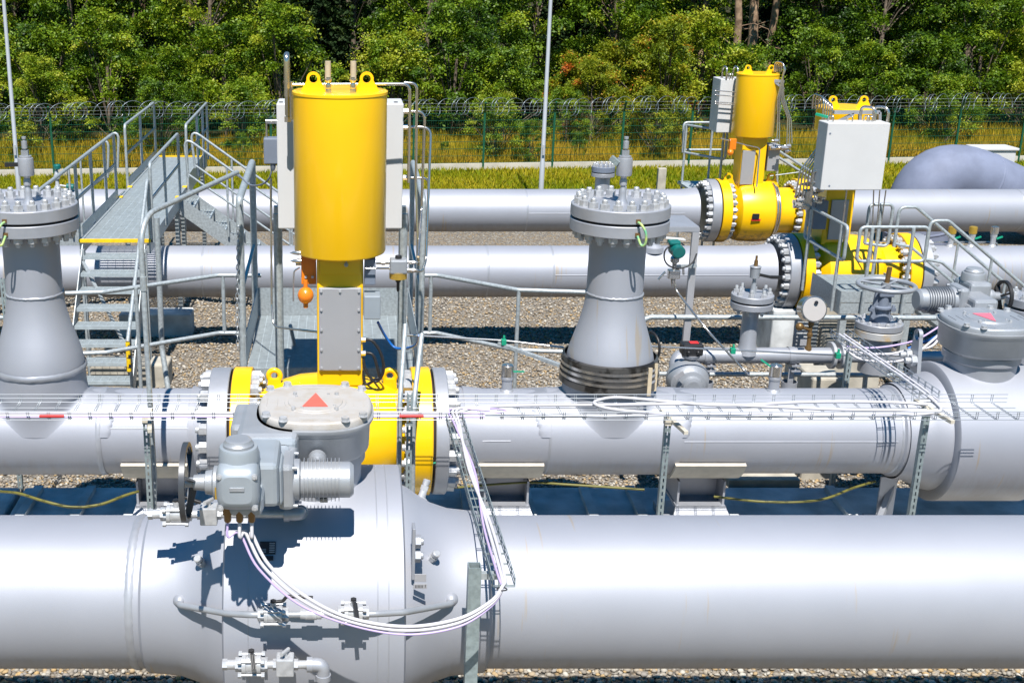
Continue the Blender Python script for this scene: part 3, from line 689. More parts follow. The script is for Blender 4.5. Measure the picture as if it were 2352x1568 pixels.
# right hand side: grey box, filter regulator
MB().bbox((.27,Yc-.15,3.3),(.10,.16,.24),.008).build('junction_box', M['greybox'], v3)
mb = MB(); mb.bbox((.29,Yc-.22,2.99),(.15,.2,.22),.01); mb.build('switch_box', M['cast_dark'], v3)
c = at(915,610,Yc-.3)
fr = MB().bbox(c,(.155,.14,.13),.015).build('filter_regulator', M['cast'], v3)
mb = MB(); mb.lathe(c-V((0,0,.065)),(0,0,-1),[(0,.08),(.05,.08),(.055,.06)],24); mb.build('brass_ring', M['brass'], fr)
mb = MB(); mb.lathe(c-V((0,0,.12)),(0,0,-1),[(0,.03),(.03,.022),(.03,.014),(.1,.014),(.12,.008)],12); mb.lathe(c+V((0,0,.06)),(0,0,1),[(0,.03),(.03,.03),(.035,.02)],12); mb.build('drain_plug', M['black'], fr)
mb = MB(); mb.cyl(c+V((-.08,0,.03)),c+V((-.12,0,.03)),.018,n=10); mb.nut(c+V((-.12,0,.03)),(-1,0,0),.026,.03); mb.cyl(c+V((-.15,0,.03)),c+V((-.2,0,.03)),.02,n=10)
mb.cut(); mb.tube([c+V((-.07,.02,-.03)),c+V((-.3,.02,-.03))],.009,6).cut()
for dz in (.03,-.04): mb.cyl(c+V((.07,0,dz)),c+V((.12,0,dz)),.016,n=8); mb.nut(c+V((.12,0,dz)),(1,0,0),.02,.025).cut()
mb.build('fitting', M['inox'], fr)
# hydraulic hoses looping out of the pedestal
mb = MB()
for dz, s in ((0,1),(-.13,.8)):
    b = V((.21,Yc-.21,2.66+dz)); mb.tube(smoothpath([b,b+V((.09,-.02,-.01)),b+V((.17*s,-.03,-.14)),b+V((.19*s,-.03,-.3+dz*-.6)),b+V((.12,-.03,-.40+dz*-1.2)),b+V((.03,-.01,-.30)),b+V((.0,.02,-.18))]),.014,8)
mb.c = [(len(mb.v)//2, len(mb.f)//2)] if len(mb.v)%2 == 0 else []; mb.build('hose', M['black'], v3)
mb = MB()
for dz in (0,-.13): mb.nut((.195,Yc-.21,2.66+dz),(1,0,0),.026,.04).cut()
mb.build('hose_nut', M['inox'], v3)
# white cabinet behind the cylinder
cb = MB().bbox((.0,11.52,4.12),(1.18,.44,1.18),.012).build('control_cabinet', M['white'], v3)
mb = MB()
for x in (-.55,.52): mb.cyl((x,11.4,4.71),(x,11.4,4.716),.02,n=10).cut()
mb.build('screw', M['black'], cb)
mb = MB()
for x in (-.63,.64): mb.cyl((x,12.0,1.77),(x,12.0,3.54),.045,n=12).cut()
mb.bar((-.66,11.9,3.6),(.66,11.9,3.6),.07,.07); mb.build('cabinet_stand', M['galv'], v3)
# grey side box left of the cabinet with its cable
sb = MB().bbox(at(620,345,11.4)+V((.03,0,0)),(.17,.16,.24),.01).build('junction_box', M['greybox'], v3)
mb = MB(); mb.tube([at(612,318,11.4),at(612,280,11.4),at(640,279,11.4)],.01,6,rad=.02); mb.cyl(at(610,279,11.4),at(640,279,11.4),.022,n=8); mb.build('conduit', M['inox'], sb)
mb = MB(); mb.lathe(at(627,373,11.36),(0,0,-1),[(0,.03),(.05,.025),(.08,.012)],10); mb.tube(smoothpath([at(627,380,11.36),at(618,410,11.4),at(600,424,11.6),at(575,425,11.9),at(555,408,12.1),at(545,397,12.2)]),.009,6); mb.build('lead', M['greybox'], sb)
# impulse tubes at the right of the cabinet
mb = MB(); Yt = 11.35
mb.tube([at(928,190,11.1),at(958,192,11.1),at(955,420,11.1),at(962,610,11.0)],.012,8,rad=.08).cut()
mb.tube([at(928,256,Yt),at(976,256,Yt),at(968,480,Yt),at(960,590,Yt-.5)],.013,8,rad=.08).cut()
mb.tube([at(928,292,Yt),at(990,292,Yt),at(978,600,Yt-.3),at(970,622,Yt-.6),at(935,624,Yt-.75)],.013,8,rad=.09).cut()
mb.tube([at(928,408,Yt),at(984,409,Yt),at(984,440,Yt)],.011,8,rad=.08)
mb.build('impulse_tube', M['inox'], v3)
mb = MB()
for y in (256,292,408): mb.nut(at(926,y,Yt),(1,0,0),.026,.05).cut()
mb.build('tube_fitting', M['inox'], v3)
mb = MB(); mb.tube([at(622,410,11.6),at(624,700,11.5),at(628,750,11.4),at(735,763,10.9)],.011,8,rad=.1); mb.build('impulse_tube', M['inox'], v3)

# ---- valve on the second line, with the white cabinet on the near side
xs2 = ((X2(1785),X2(1785)+.18),(X2(1785)+.2,X2(1785)+.38),(X2(2052),X2(2052)+.18),(X2(2052)+.2,X2(2052)+.36))
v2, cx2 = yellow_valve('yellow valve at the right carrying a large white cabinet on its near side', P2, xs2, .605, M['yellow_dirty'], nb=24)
x0 = xs2[1][1]; Lb = xs2[2][0]-x0
MB().lathe((x0,P2[0],P2[1]), (1,0,0), [(0,.42),(.12,.42),(.16,.47),(.24,.56),(Lb*.5,.59),(Lb-.55,.57),(Lb-.34,.47),(Lb-.3,.43),(Lb,.42)], 64).build('body', M['yellow_dirty'], v2)
xp2 = 8.18
pa = at(1912,500,P2[0])
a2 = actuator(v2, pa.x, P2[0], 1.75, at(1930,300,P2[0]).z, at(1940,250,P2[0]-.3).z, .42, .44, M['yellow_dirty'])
for k_, (py0, py1, dx) in enumerate(((455,550,0),)):
    c = at(1925,505,P2[0]-.24); MB().bbox(c,(.26,.03,.62),.006).build('cover_panel', M['panel'], v2)
Ycb = 17.35
c0, c1 = at(1880,437,Ycb), at(2050,283,Ycb)
c2 = MB().bbox(((c0.x+c1.x)/2,Ycb+.18,(c0.z+c1.z)/2),(c1.x-c0.x-.05,.36,c1.z-c0.z),.012).build('control_cabinet', M['white'], v2)
mb = MB(); 
for px, py in ((1902,307),(1900,427)): mb.cyl(at(px,py,Ycb)+V((.03,.004,0)),at(px,py,Ycb)+V((.03,-.004,0)),.014,n=10).cut()
mb.build('screw', M['greybox'], c2)
mb = MB()
for px, dy in ((2008,.1),(2038,.1)):
    b = at(px,283,Ycb+.2); mb.tube([b,b+V((0,0,.22)),b+V((-.15,.15,.22)),b+V((-.15,.15,.08))],.022,8,rad=.1).cut()
for px in (1913,1957,1995,2003): b = at(px,283,Ycb+.15); mb.tube([b,b+V((0,0,.1)),b+V((-.05,.06,.1)),b+V((-.05,.06,0))],.01,6,rad=.04).cut()
mb.build('cable_bend', M['inox'], c2)
mb = MB(); b = at(1915,258,Ycb+.5); e = at(2020,258,Ycb+.5); mb.bar(b,e,.05,.05); mb.bar(at(1960,262,Ycb+.5),at(1915,285,Ycb+.5),.05,.04); mb.bar(at(1975,258,Ycb+.5),at(1975,285,Ycb+.5),.05,.04); mb.bar(e,at(2020,285,Ycb+.5),.05,.04); mb.build('bracket', M['silver'], c2)
# bundles of impulse tubes at its left
mb = MB()
for k in range(5):
    o = k*.07; b = at(1872+k*5,330,18.0)
    top = at(1876+k*7,226+k*4,18.1); mb.tube([at(1866+k*6,250,18.4),at(1868+k*6,215+k*4,18.4),at(1893+k*5,224+k*4,17.9),at(1884+k*5,330,17.9),at(1838+k*7,392,17.9),at(1826+k*8,455,18.0)],.013,6,rad=.12).cut()
mb.build('impulse_tube', M['inox'], v2)
mb = MB(); mb.bar(at(1874,262,17.85),at(1905,270,17.75),.09,.03); mb.build('tube_clamp', M['greenclip'], v2)
mb = MB()
for px, py, l in ((1870,395,.16),(1866,420,.2)): p = at(px,py,Ycb+.25); mb.tube([at(1880,py-3,Ycb+.2),p,p-V((0,0,l))],.014,6,rad=.05).cut()
for k in range(3):
    b = at(2035-k*14,437,Ycb+.2); mb.tube([b,at(2018-k*8,560+k*18,17.8)],.010,5).cut()
mb.tube([at(1945,437,17.5),at(1935,520,17.5),at(1935,555,17.6)],.012,5)
mb.build('impulse_tube', M['inox'], v2)
mb = MB(); c = at(1868,440,18.0)
for k in range(14): q = c+V((random.uniform(-.28,.12),random.uniform(-.1,.2),random.uniform(-.35,.15))); mb.nut(q,(random.choice((-1,1)),0,0),.035,.07,.02,.06)
mb.bbox(c+V((-.08,0,-.12)),(.12,.14,.3),.02); mb.build('pilot_valve', M['inox'], v2)
MB().bbox(at(1877,490,18.2),(.2,.3,.44),.015).build('switch_box', M['greybox'], v2)
# ---- valve on the first line
xs1 = ((X1(1618),X1(1618)+.17),(X1(1618)+.19,X1(1618)+.37),(X1(1820),X1(1820)+.2),(X1(1820)+.22,X1(1820)+.4))
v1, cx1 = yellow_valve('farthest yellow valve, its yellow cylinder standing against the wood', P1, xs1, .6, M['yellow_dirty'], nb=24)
x0 = xs1[1][1]; Lb = xs1[2][0]-x0
MB().lathe((x0,P1[0],P1[1]), (1,0,0), [(0,.42),(.12,.42),(.15,.47),(.2,.56),(.3,.585),(Lb*.45,.60),(Lb-.52,.585),(Lb-.5,.56),(Lb-.42,.50),(Lb-.36,.46),(Lb-.3,.44),(Lb,.44)], 64).build('body', M['yellow_dirty'], v1)
mb = MB()
for dx in (.47,.41): mb.torus((xs1[2][0]-dx,P1[0],P1[1]),(1,0,0),.56 if dx > .44 else .51,.022,64,8).cut()
mb.build('clamp_band', M['inox'], v1)
pa1 = at(1720,380,P1[0])
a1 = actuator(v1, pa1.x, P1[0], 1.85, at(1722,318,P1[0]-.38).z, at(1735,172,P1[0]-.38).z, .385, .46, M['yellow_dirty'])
c = at(1717,385,P1[0]-.245); MB().bbox(c,(.24,.03,.64),.006).build('cover_panel', M['panel'], v1)
mb = MB(); b = at(1745,340,P1[0]-.3); mb.tube([at(1655,318,22.6),b+V((-.25,0,.05)),b,at(1738,430,22.4)],.014,6,rad=.06); mb.build('conduit', M['inox'], v1)
mb = MB()
for x in (-.4,.42): lug(mb, (pa1.x+x,P1[0]-.1,P1[1]+.48), .3, .26, .05, .05).cut()
mb.build('lifting_lug', M['yellow_dirty'], v1)
c0, c1 = at(1650,305,23.1), at(1690,182,23.1)
cb1 = MB().bbox(((c0.x+c1.x)/2+.15,23.35,(c0.z+c1.z)/2),(.62,.5,c1.z-c0.z),.012).build('control_cabinet', M['white'], v1)
mb = MB()
for px in (1668,1693): b = at(px,182,23.1); mb.tube([b,b+V((0,0,.22)),b+V((-.02,.2,.22)),b+V((-.02,.2,0))],.018,6,rad=.09).cut()
for px in (1676,1682): b = at(px,182,23.1); mb.tube([b,b+V((0,0,.1)),b+V((0,.1,.1)),b+V((0,.1,0))],.01,6,rad=.04).cut()
for py in (212,222,238,242): mb.tube([at(1690,py,22.9),at(1640,py-4,22.9),at(1645,py-6,23.3)],.010,5,rad=.03).cut()
mb.build('cable_bend', M['inox'], cb1)
mb = MB()
for k in range(5):
    mb.tube([at(1778+k*4,165,22.75),at(1780+k*4,140+k*1.5,22.75),at(1803+k*.5,146+k*3,22.55),at(1798,175,22.55),at(1786+k*3.5,225,22.55),at(1801+k*4,268+k*2,22.55) if k > 1 else at(1786+k*4,280,22.55),at(1795+k*6 if k > 1 else 1784+k*6,330,22.5)],.014,6,rad=.12).cut()
mb.build('impulse_tube', M['inox'], v1)
mb = MB(); mb.bar(at(1775,185,22.6),at(1800,188,22.6),.06,.05); mb.bar(at(1775,185,22.6),at(1800,205,22.6),.05,.04); mb.build('bracket', M['silver'], v1)
mb = MB(); c = at(1800,338,22.5)
for k in range(9): mb.nut(c+V((random.uniform(-.22,.12),random.uniform(-.1,.1),random.uniform(-.1,.12))),(random.choice((-1,1)),0,0),.04,.07,.02,.05)
mb.cyl(at(1768,340,22.6),at(1800,338,22.6),.04,n=10); mb.build('pilot_valve', M['inox'], v1)
mb = MB(); c = at(1680,345,22.5); mb.bbox(c+V((.04,.1,.10)),(.12,.1,.2),.01); mb.sphere(c+V((-.0,.05,-.05)),.06,16,10); mb.build('control_block', M['orange'], v1)
MB().bbox(at(1765,415,22.8)+V((.0,0,.45)),(.22,.3,.5),.015).build('switch_box', M['panel'], v1)
# plates riveted on the yellow bodies
mb = MB(); mb.bbox(at(1736,497,P1[0]-.62),(.13,.02,.1),.003); mb.build('name_plate', M['plate'], v1)
mb = MB(); mb.bbox(at(1736,505,P1[0]-.6),(.17,.03,.035),.003); mb.build('red_strip', M['red'], v1)
# ================================================================== flanged necks on the third line
def neck(label, x, flip, band):
    y, zc = P3; t = thing('flanged_neck', label, 'pipe neck', (x,y,zc))
    prof = [(.70,.412),(.83,.385),(.96,.345),(1.08,.307),(1.2,.278),(1.3,.262),(1.37,.256),(1.99,.255)]
    rows = []; n = 160
    for zi in (.09,.11,.13,.15,.17,.19,.21,.23,.25,.27,.29,.31,.33,.35,.38,.40,.42,.44,.46,.49,.53,.58,.64):     # horizontal slices, neck and pipe blended
        a_ = .405+.010*(zi/.64); w_ = math.sqrt(max(0, .4145**2-zi*zi)); k_ = .03+.12*min(1, zi/.42)**2; row = []
        for k in range(n):
            q = 2*PI*k/n; b_ = min(w_/max(1e-4, abs(math.sin(q))), .80) if zi < .4145 else 0
            if zi >= .418: b_ = .40-(zi-.418)*.9 if abs(math.cos(q)) > 0 else 0; b_ = .29+(.11*abs(math.cos(q)))-(zi-.418)*.7
            h_ = max(k_-abs(a_-b_), 0)/k_; r_ = max(a_, b_)+h_*h_*k_*.25*(1 if zi < .418 else abs(math.cos(q))*.6+.0)
            row.append(V((x+r_*math.cos(q), y+r_*math.sin(q), zc+zi)))
        rows.append(row)
    for z_, r_ in prof: rows.append([V((x+r_*math.cos(2*PI*k/n), y+r_*math.sin(2*PI*k/n), zc+z_)) for k in range(n)])
    mb = MB(); mb.add([p_ for r_ in rows for p_ in r_], [(j*n+k,j*n+(k+1)%n,(j+1)*n+(k+1)%n,(j+1)*n+k) for j in range(len(rows)-1) for k in range(n)], True); mb.build('neck_pipe', M['pipe_tee'], t)
    wb = MB()
    for z, R, w in ((zc+1.37,.258,.012),) if band else ((zc+1.37,.258,.012),(zc+.66,.425,.03)):
        n = 80; rows = [[V((x+(R+h*(.8+.4*random.random()))*math.cos(2*PI*i/n), y+(R+h*(.8+.4*random.random()))*math.sin(2*PI*i/n), z+dz+random.uniform(-.004,.004))) for i in range(n)] for dz, h in ((-w,-.002),(-w*.4,.008),(w*.4,.008),(w,-.002))]
        vs = [p for r in rows for p in r]; wb.add(vs, [(j*n+i,j*n+(i+1)%n,(j+1)*n+(i+1)%n,(j+1)*n+i) for j in range(3) for i in range(n)], True).cut()
    wb.build('weld_bead', M['silver'], t)
    fl = MB().disc((x,y,3.645),(0,0,1),.443,.108,72).build('lower_flange', M['silver'], t)
    MB().lathe((x,y,3.75),(0,0,1),[(0,.40),(.03,.40)],48,cap=False).build('gasket', M['darkgap'], fl)
    MB().nutring((x,y,3.645),(0,0,-1),.375,20,.046,.05,.035,.1).build('nut_ring', M['nut'], fl)
    uf = MB().disc((x,y,3.775),(0,0,1),.443,.108,72).build('blind_flange', M['silver'], t)
    MB().nutring((x,y,3.883),(0,0,1),.375,20,.046,.052,.04,.1).build('nut_ring', M['nut'], uf)
    st = MB().lathe((x+.01,y,3.88),(0,0,1),[(0,.055),(.015,.05),(.05,.034),(.1,.034),(.13,.03),(.15,.022),(.16,.022),(.17,.033),(.21,.033),(.23,.025),(.25,.03),(.255,.066),(.27,.07),(.38,.07),(.41,.066),(.412,.055),(.43,.055)],24).build('vent_valve', M['silver'], t)
    mb = MB(); mb.nut((x+.01,y,4.31),(0,0,1),.036,.05,.014,.0); mb.lathe((x+.01,y,4.36),(0,0,1),[(0,.014),(.015,.014),(.016,.026),(.08,.026),(.082,.014),(.1,.014),(.1,.02),(.12,.02)],14); mb.build('plug', M['cast'], st)
    mb = MB(); sg = -1 if flip else -1
    if flip: mb.bar((x-.055,y-.02,4.235),(x-.17,y-.03,4.235),.02,.035)
    else: mb.bar((x-.05,y-.03,4.24),(x-.11,y+.02,4.29),.03,.05)
    mb.build('lever', M['black'] if flip else M['galv_dark'], st)
    # earth bridge across the flange gap
    fx = x+(.06 if not flip else -.10); fyv = y-math.sqrt(.443**2-(fx-x)**2)
    s = 1 if not flip else -1
    mb = MB(); mb.tube(smoothpath([(fx,fyv-.01,3.80),(fx+s*.02,fyv-.05,3.785),(fx+s*.055,fyv-.075,3.72),(fx+s*.06,fyv-.07,3.63),(fx+s*.03,fyv-.05,3.605),(fx,fyv-.01,3.68)]),.011,8); mb.build('earth_bridge', M['earthwire'], t)
    mb = MB(); mb.box((fx,fyv-.008,3.81),(.04,.012,.03)).cut(); mb.box((fx,fyv-.008,3.69),(.04,.012,.03)); mb.build('earth_lug', M['brown'], t)
    return t
nl = neck('wide grey neck with a black lever on its vent, cut by the left edge', -2.82, True, False)
nr = neck('wide grey neck right of the tall yellow cylinder, its foot wrapped in black bands', 2.535, False, True)
bx, by = 2.535, P3[0]
bd = MB().lathe((bx,by,2.2),(0,0,1),[(0,.462),(.08,.456),(.16,.449),(.25,.440),(.26,.42)],64,cap=False).build('foot_wrap', mat('dark foil wrap', (.075,.072,.07), .35, .2, col2=(.02,.018,.016), vscale=5., lo=.52, hi=.58), nr)
mb = MB()
for z, R in ((2.27,.463),(2.325,.458),(2.375,.453)): mb.lathe((bx,by,z),(0,0,1),[(0,R),(.028,R)],64,cap=False).cut()
mb.build('strap', M['inox'], bd)
mb = MB()
for px, y0, y1, r in ((1463,850,908,.5),(1483,835,897,.47)):
    a = (px-1390)/240.; q = V((bx+a-.02,by-math.sqrt(max(.01,r*r-a*a)),0)); mb.bar(q+V((0,0,2.18)),q+V((.004,.02,2.44)),.035,.022,(0,1,0)).cut()
mb.build('wedge', M['wood'], bd)
# ================================================================== ball valves with gearbox and electric drive
M['wheel'] = mat('dark handwheel', (.07,.075,.085), .35, .3)
def se(cx, cy, a, b, z, n=48, e=2.6):
    return [V((cx+a*math.copysign(abs(math.cos(2*PI*k/n))**(2/e), math.cos(2*PI*k/n)), cy+b*math.copysign(abs(math.sin(2*PI*k/n))**(2/e), math.sin(2*PI*k/n)), z)) for k in range(n)]
def loft(mb, rings, cap=True):
    n = len(rings[0]); b = len(mb.v)
    for r in rings: mb.v.extend(V(p) for p in r)
    for j in range(len(rings)-1):
        for k in range(n):
            k2 = (k+1)%n; mb.f.append([b+j*n+k, b+j*n+k2, b+(j+1)*n+k2, b+(j+1)*n+k]); mb.s.append(True)
    if cap: mb.add(rings[0][::-1], [list(range(n))]); mb.add(rings[-1], [list(range(n))])
    return mb
def ball_valve(label, org, RP, RB, hb, half, flip, tri, zg):
    """local frame: x along the pipe, -y the drive side, origin on the pipe axis; zg: gearbox top above the axis"""
    T = Matrix.Translation(V(org)) @ (Matrix.Rotation(PI, 4, 'Z') if flip else Matrix.Identity(4))
    t = thing('ball_valve', label, 'valve', (org[0],org[1],0))
    mb = MB(T); k = RB-RP
    half_prof = [(-half,RP+.004),(-half+.02,RP+.03),(-half+.10,RP+.034),(-hb-.34,RP+.05),(-hb-.22,RP+.09*k/.357),(-hb-.12,RP+.15*k/.357),(-hb-.05,RP+.2*k/.357),(-hb-.0,RP+.22*k/.357),(-hb,RB-.02),(-hb+.012,RB)]
    prof = half_prof+[(-x,r) for x,r in half_prof[::-1]]
    mb.lathe((0,0,0),(1,0,0),[(x+half,r) for x,r in prof],112,cap=False); mb.v = [p-V((half,0,0)) for p in mb.v]
    mb.build('body', M['pipe_front'], t)
    if not flip:
        for x_ in (-.42,.40,.47): MB(T).lathe((x_,0,0),(1,0,0),[(0,RB),(.002,RB+.0025),(.006,RB+.0025),(.008,RB)],112,cap=False).build('scribe_line', M['silver'], t)
    g = zg
    mb = MB(T); mb.lathe((0,0,RB-.12),(0,0,1),[(0,.31),(g-.42-RB+.12,.31),(g-.40-RB+.12,.335),(g-.33-RB+.12,.335),(g-.30-RB+.12,.30),(g-.26-RB+.12,.30)],56,cap=False); mb.build('bonnet', M['silver'], t)
    gb = MB(T)
    loft(gb, [se(0,0,.30,.30,g-.34),se(0,0,.345,.36,g-.31),se(0,0,.36,.38,g-.29),se(0,0,.368,.39,g-.12),se(0,0,.385,.405,g-.10),se(0,0,.392,.41,g-.085),se(0,0,.392,.41,g-.07)])
    # worm housing shoulder towards the drive
    gb.bbox((-.30,-.17,g-.17),(.40,.58,.20),.04)
    gb.bbox((-.25,-.42,g-.22),(.24,.26,.20),.05); gb.bbox((-.40,-.05,g-.165),(.30,.44,.17),.03)
    gb.lathe((.02,-.40,g-.25),(0,-1,0),[(0,.06),(.04,.055),(.05,.03),(.09,.03)],18); gb.lathe((-.14,-.45,g-.17),(0,-1,0),[(0,.035),(.1,.03),(.1,.015),(.13,.015)],14)
    gbx = gb.build('gearbox', M['cast'], t)
    cv = MB(T); loft(cv, [se(0,0,.375,.375,g-.069),se(0,0,.378,.378,g-.035),se(0,0,.368,.368,g-.02),se(0,0,.36,.36,g-.018)])
    cv.lathe((0,0,g-.02),(0,0,1),[(0,.21),(.006,.205)],48); cv.lathe((0,0,g-.015),(0,0,1),[(0,.185),(.008,.18)],48)
    for q, (dx, dy) in enumerate(((0,.29),(0,-.29))): cv.box((dx,dy+.035,g-.017),(.2,.006,.008)); cv.box((dx,dy-.035,g-.017),(.2,.006,.008))
    for dx in (.29,-.29): cv.box((dx+.035,0,g-.017),(.006,.16,.008)); cv.box((dx-.035,0,g-.017),(.006,.16,.008))
    cvo = cv.build('gearbox_cover', M['cover'] if not flip else M['cast'], t)
    mb = MB(T)
    for sx in (-1,1):
        for sy in (-1,1):
            for a, b in ((.20,.335),(.315,.25)):
                mb.lathe((sx*a,sy*b,g-.02),(0,0,1),[(0,.032),(.006,.032)],14); mb.nut((sx*a,sy*b,g-.014),(0,0,1),.027,.022,None,0,.3).cut()
    mb.build('cover_bolt', M['nut'], cvo)
    mb = MB(T)
    for k2 in range(4): q = PI/4+PI/2*k2; mb.cyl((.2*math.cos(q),.2*math.sin(q),g-.015),(.2*math.cos(q),.2*math.sin(q),g+.006),.014,n=10); mb.cyl((.155*math.cos(q+.2),.155*math.sin(q+.2),g-.008),(.155*math.cos(q+.2),.155*math.sin(q+.2),g+.001),.009,n=8).cut()
    mb.build('cover_screw', M['nut'], cvo)
    mb = MB(T); mb.prism([V((tri*p[0],tri*p[1],g-.005)) for p in ((-.085,-.11),(.085,-.11),(0,.15))], (0,0,.003)); mb.build('arrow_sticker', M['salmon'] if not flip else M['pink'], cvo)
    if not flip: 
        mb = MB(T); mb.box((-.42,-.07,g-.077),(.07,.04,.004)); mb.build('name_plate', M['brass'], gbx)
    # ---- drive
    ax, ay, az = -.42, -1.13, g-.06
    hs = MB(T); hs.bbox((ax,ay+.06,az-.01),(.225,.26,.275),.035); hs.bbox((ax+.17,ay+.34,az-.16),(.14,.26,.26),.03); hs.bbox((ax+.10,ay+.30,az-.10),(.24,.42,.28),.03); hs.bbox((ax+.14,ay+.62,az-.16),(.26,.40,.2),.03); hs.bbox((ax+.16,ay+.70,az-.14),(.30,.12,.22),.03)
    hs.lathe((ax,ay-.0,az+.11),(0,0,1),[(0,.118),(.07,.114),(.085,.108),(.088,.085)],32)
    hs.bbox((ax+.03,ay+.04,az-.15),(.22,.24,.15),.045)
    dr = hs.build('actuator_housing', M['cast_dark'] if not flip else M['cast'], t)
    mb = MB(T); mb.lathe((ax,ay,az+.193),(0,0,1),[(0,.09),(.02,.09),(.03,.08),(.045,.075),(.05,.062),(.05,.058)],28); mb.build('dial_housing', M['cast'], dr)
    mb = MB(T); mb.lathe((ax,ay,az+.23),(0,0,1),[(0,.056),(.008,.05)],24); mb.build('dial_glass', M['glass'], dr)
    # terminal cover: chamfered box facing the front
    mb = MB(T); rr = []
    for dy, a, b0, b1 in ((-.05,.126,-.15,.128),(-.10,.126,-.15,.128),(-.145,.117,-.137,.114),(-.165,.10,-.11,.09),(-.172,.085,-.09,.075)):
        n = 40; ring = se(0,0,a,(b1-b0)/2,0,n,4.5); rr.append([V((ax+p.x, ay+dy, az+(b0+b1)/2-p.y)) for p in ring])
    loft(mb, rr); cvr = mb.build('terminal_cover', M['cast_dark'], dr)
    mb = MB(T); mb.bbox((ax,ay-.174,az+.0),(.085,.008,.026),.003); mb.build('maker_plate', M['cast'], cvr)
    mb = MB(T)
    for sx in (-1,1):
        for sz in (-.122,.07): mb.cyl((ax+sx*.098,ay-.12,az+sz),(ax+sx*.098,ay-.165,az+sz),.018,n=12); mb.cyl((ax+sx*.098,ay-.166,az+sz),(ax+sx*.098,ay-.172,az+sz),.011,n=8).cut()
    mb.build('cover_screw', M['nut'], cvr)
    # motor
    mb = MB(T); mx = ax+.235; my, mz = (ay+.44, az-.21) if not flip else (ay+.24, az-.03)
    mb.bbox((mx+.02,my,mz),(.10,.28,.30),.03); mb.lathe((mx+.06,my,mz),(1,0,0),[(0,.13),(.04,.13),(.05,.112),(.11,.112),(.35,.112),(.36,.105),(.375,.09)],36)
    for k2 in range(10): mb.lathe((mx+.125+.024*k2,my,mz),(1,0,0),[(0,.112),(.001,.135),(.005,.135),(.006,.112)],36,cap=False)
    mb.bbox((mx+.25,my,mz-.132),(.05,.05,.03),.005)
    for sy in (-1,1):
        for sz in (-1,1): mb.cyl((mx+.06,my+sy*.115,mz+sz*.125),(mx+.09,my+sy*.115,mz+sz*.125),.013,n=8)
    mb.build('motor', M['cast'], dr)
    # handwheel, edge on
    hx = ax-.315
    mb = MB(T); mb.lathe((ax-.1,ay+.04,az-.05),(-1,0,0),[(0,.10),(.05,.10),(.06,.075),(.1,.07),(.105,.05),(.17,.045),(.175,.03),(.22,.03)],24); mb.build('handwheel_hub', M['cast'], dr)
    mb = MB(T); c = V((hx,ay+.04,az-.05)); wr_ = .15 if flip else .218; mb.torus(c,(1,0,0),wr_,.016,48,10); mb.lathe(c+V((-.016,0,0)),(1,0,0),[(0,wr_-.006),(0,wr_+.018),(.032,wr_+.018),(.032,wr_-.006),(0,wr_-.006)],48,cap=False)
    for k2 in range(3): q = PI*2*k2/3+.5; mb.bar(c+V((.05,0,0)),c+V((0,wr_*math.cos(q),wr_*math.sin(q))),.04,.012,(0,math.cos(q+PI/2),math.sin(q+PI/2)))
    mb.build('handwheel', M['black'] if flip else M['wheel'], dr)
    # cable glands
    mb = MB(T)
    for dx in (-.07,0,.07): mb.nut((ax+dx,ay-.05,az-.16),(0,0,-1),.03,.05,.022,.05).cut()
    mb.build('cable_gland', M['brown'], dr)
    if not flip:
        mb = MB(T); mb.box((ax-.12,ay-.092,az-.06),(.03,.002,.075)); mb.build('name_plate', M['brass'], dr)
    else:
        mb = MB(T); mb.lathe((ax+.10,ay+.45,az-.10),(0,1,0),[(0,.125),(.04,.125)],32); mb.build('red_ring', M['red'], dr)
    return t, T
ORG4 = (-.165, P4[0], P4[1])
bv, T4 = ball_valve('huge silver ball valve in the foreground, its gearbox bearing an upright red triangle', ORG4, RF, .885, .583, 1.17, False, 1., 1.43)
ORG3 = (6.02, P3[0], P3[1])
bv3, T3 = ball_valve('smaller silver ball valve cut by the right edge, pink arrow on its gearbox', ORG3, RT, .667, .42, .80, True, 1., 1.14)
def bandpt(px, py, R=.885, P=P4, eps=.0):
    """where the pixel's ray meets a lying cylinder"""
    d = ray(px, py); o = V((0,0,CAMZ)); a = d.y**2+d.z**2; b = 2*((o.y-P[0])*d.y+(o.z-P[1])*d.z); c = (o.y-P[0])**2+(o.z-P[1])**2-(R+eps)**2
    t = (-b-math.sqrt(max(0,b*b-4*a*c)))/(2*a); p = o+d*t; return p, V((0,p.y-P[0],p.z-P[1])).normalized()
# grease nipples on the shoulders
for px, py, R, s in ((470,1300,.62,(-.35)),(985,1290,.60,.45),(968,1142,.64,.4)):
    p, n = bandpt(px, py, R); n = (n+V((s,0,.25))).normalized(); mb = MB(); mb.lathe(p-n*.03,n,[(0,.05),(.025,.045),(.035,.028),(.085,.026),(.086,.02)],16); mb.hexa(p+n*.055,n,.03,.035); mb.lathe(p+n*.09,n,[(0,.02),(.01,.026),(.04,.026),(.045,.02)],12); mb.build('grease_plug', M['nut'], bv)
p, n = bandpt(615,1258); a = V((1,0,0)); u = n.cross(a).normalized()
Rm = Matrix((a, -u, n)).transposed()
mb = MB(); mb.box(p+n*.004,(.10,.085,.006),Rm); mb.box(p+n*.004+V((-.005,0,0))+(-u)*.068,(.085,.03,.006),Rm); npl = mb.build('name_plate', M['plate'], bv)
mb = MB()
for k in range(6): mb.box(p+n*.0085+V((.028,0,0))+u*(-.03+.012*k),(.034,.006,.001),Rm)
for k in range(3): mb.box(p+n*.0085+V((-.025,0,0))+u*(-.03+.010*k),(.03,.004,.001),Rm)
mb.build('plate_print', M['wire'], npl)
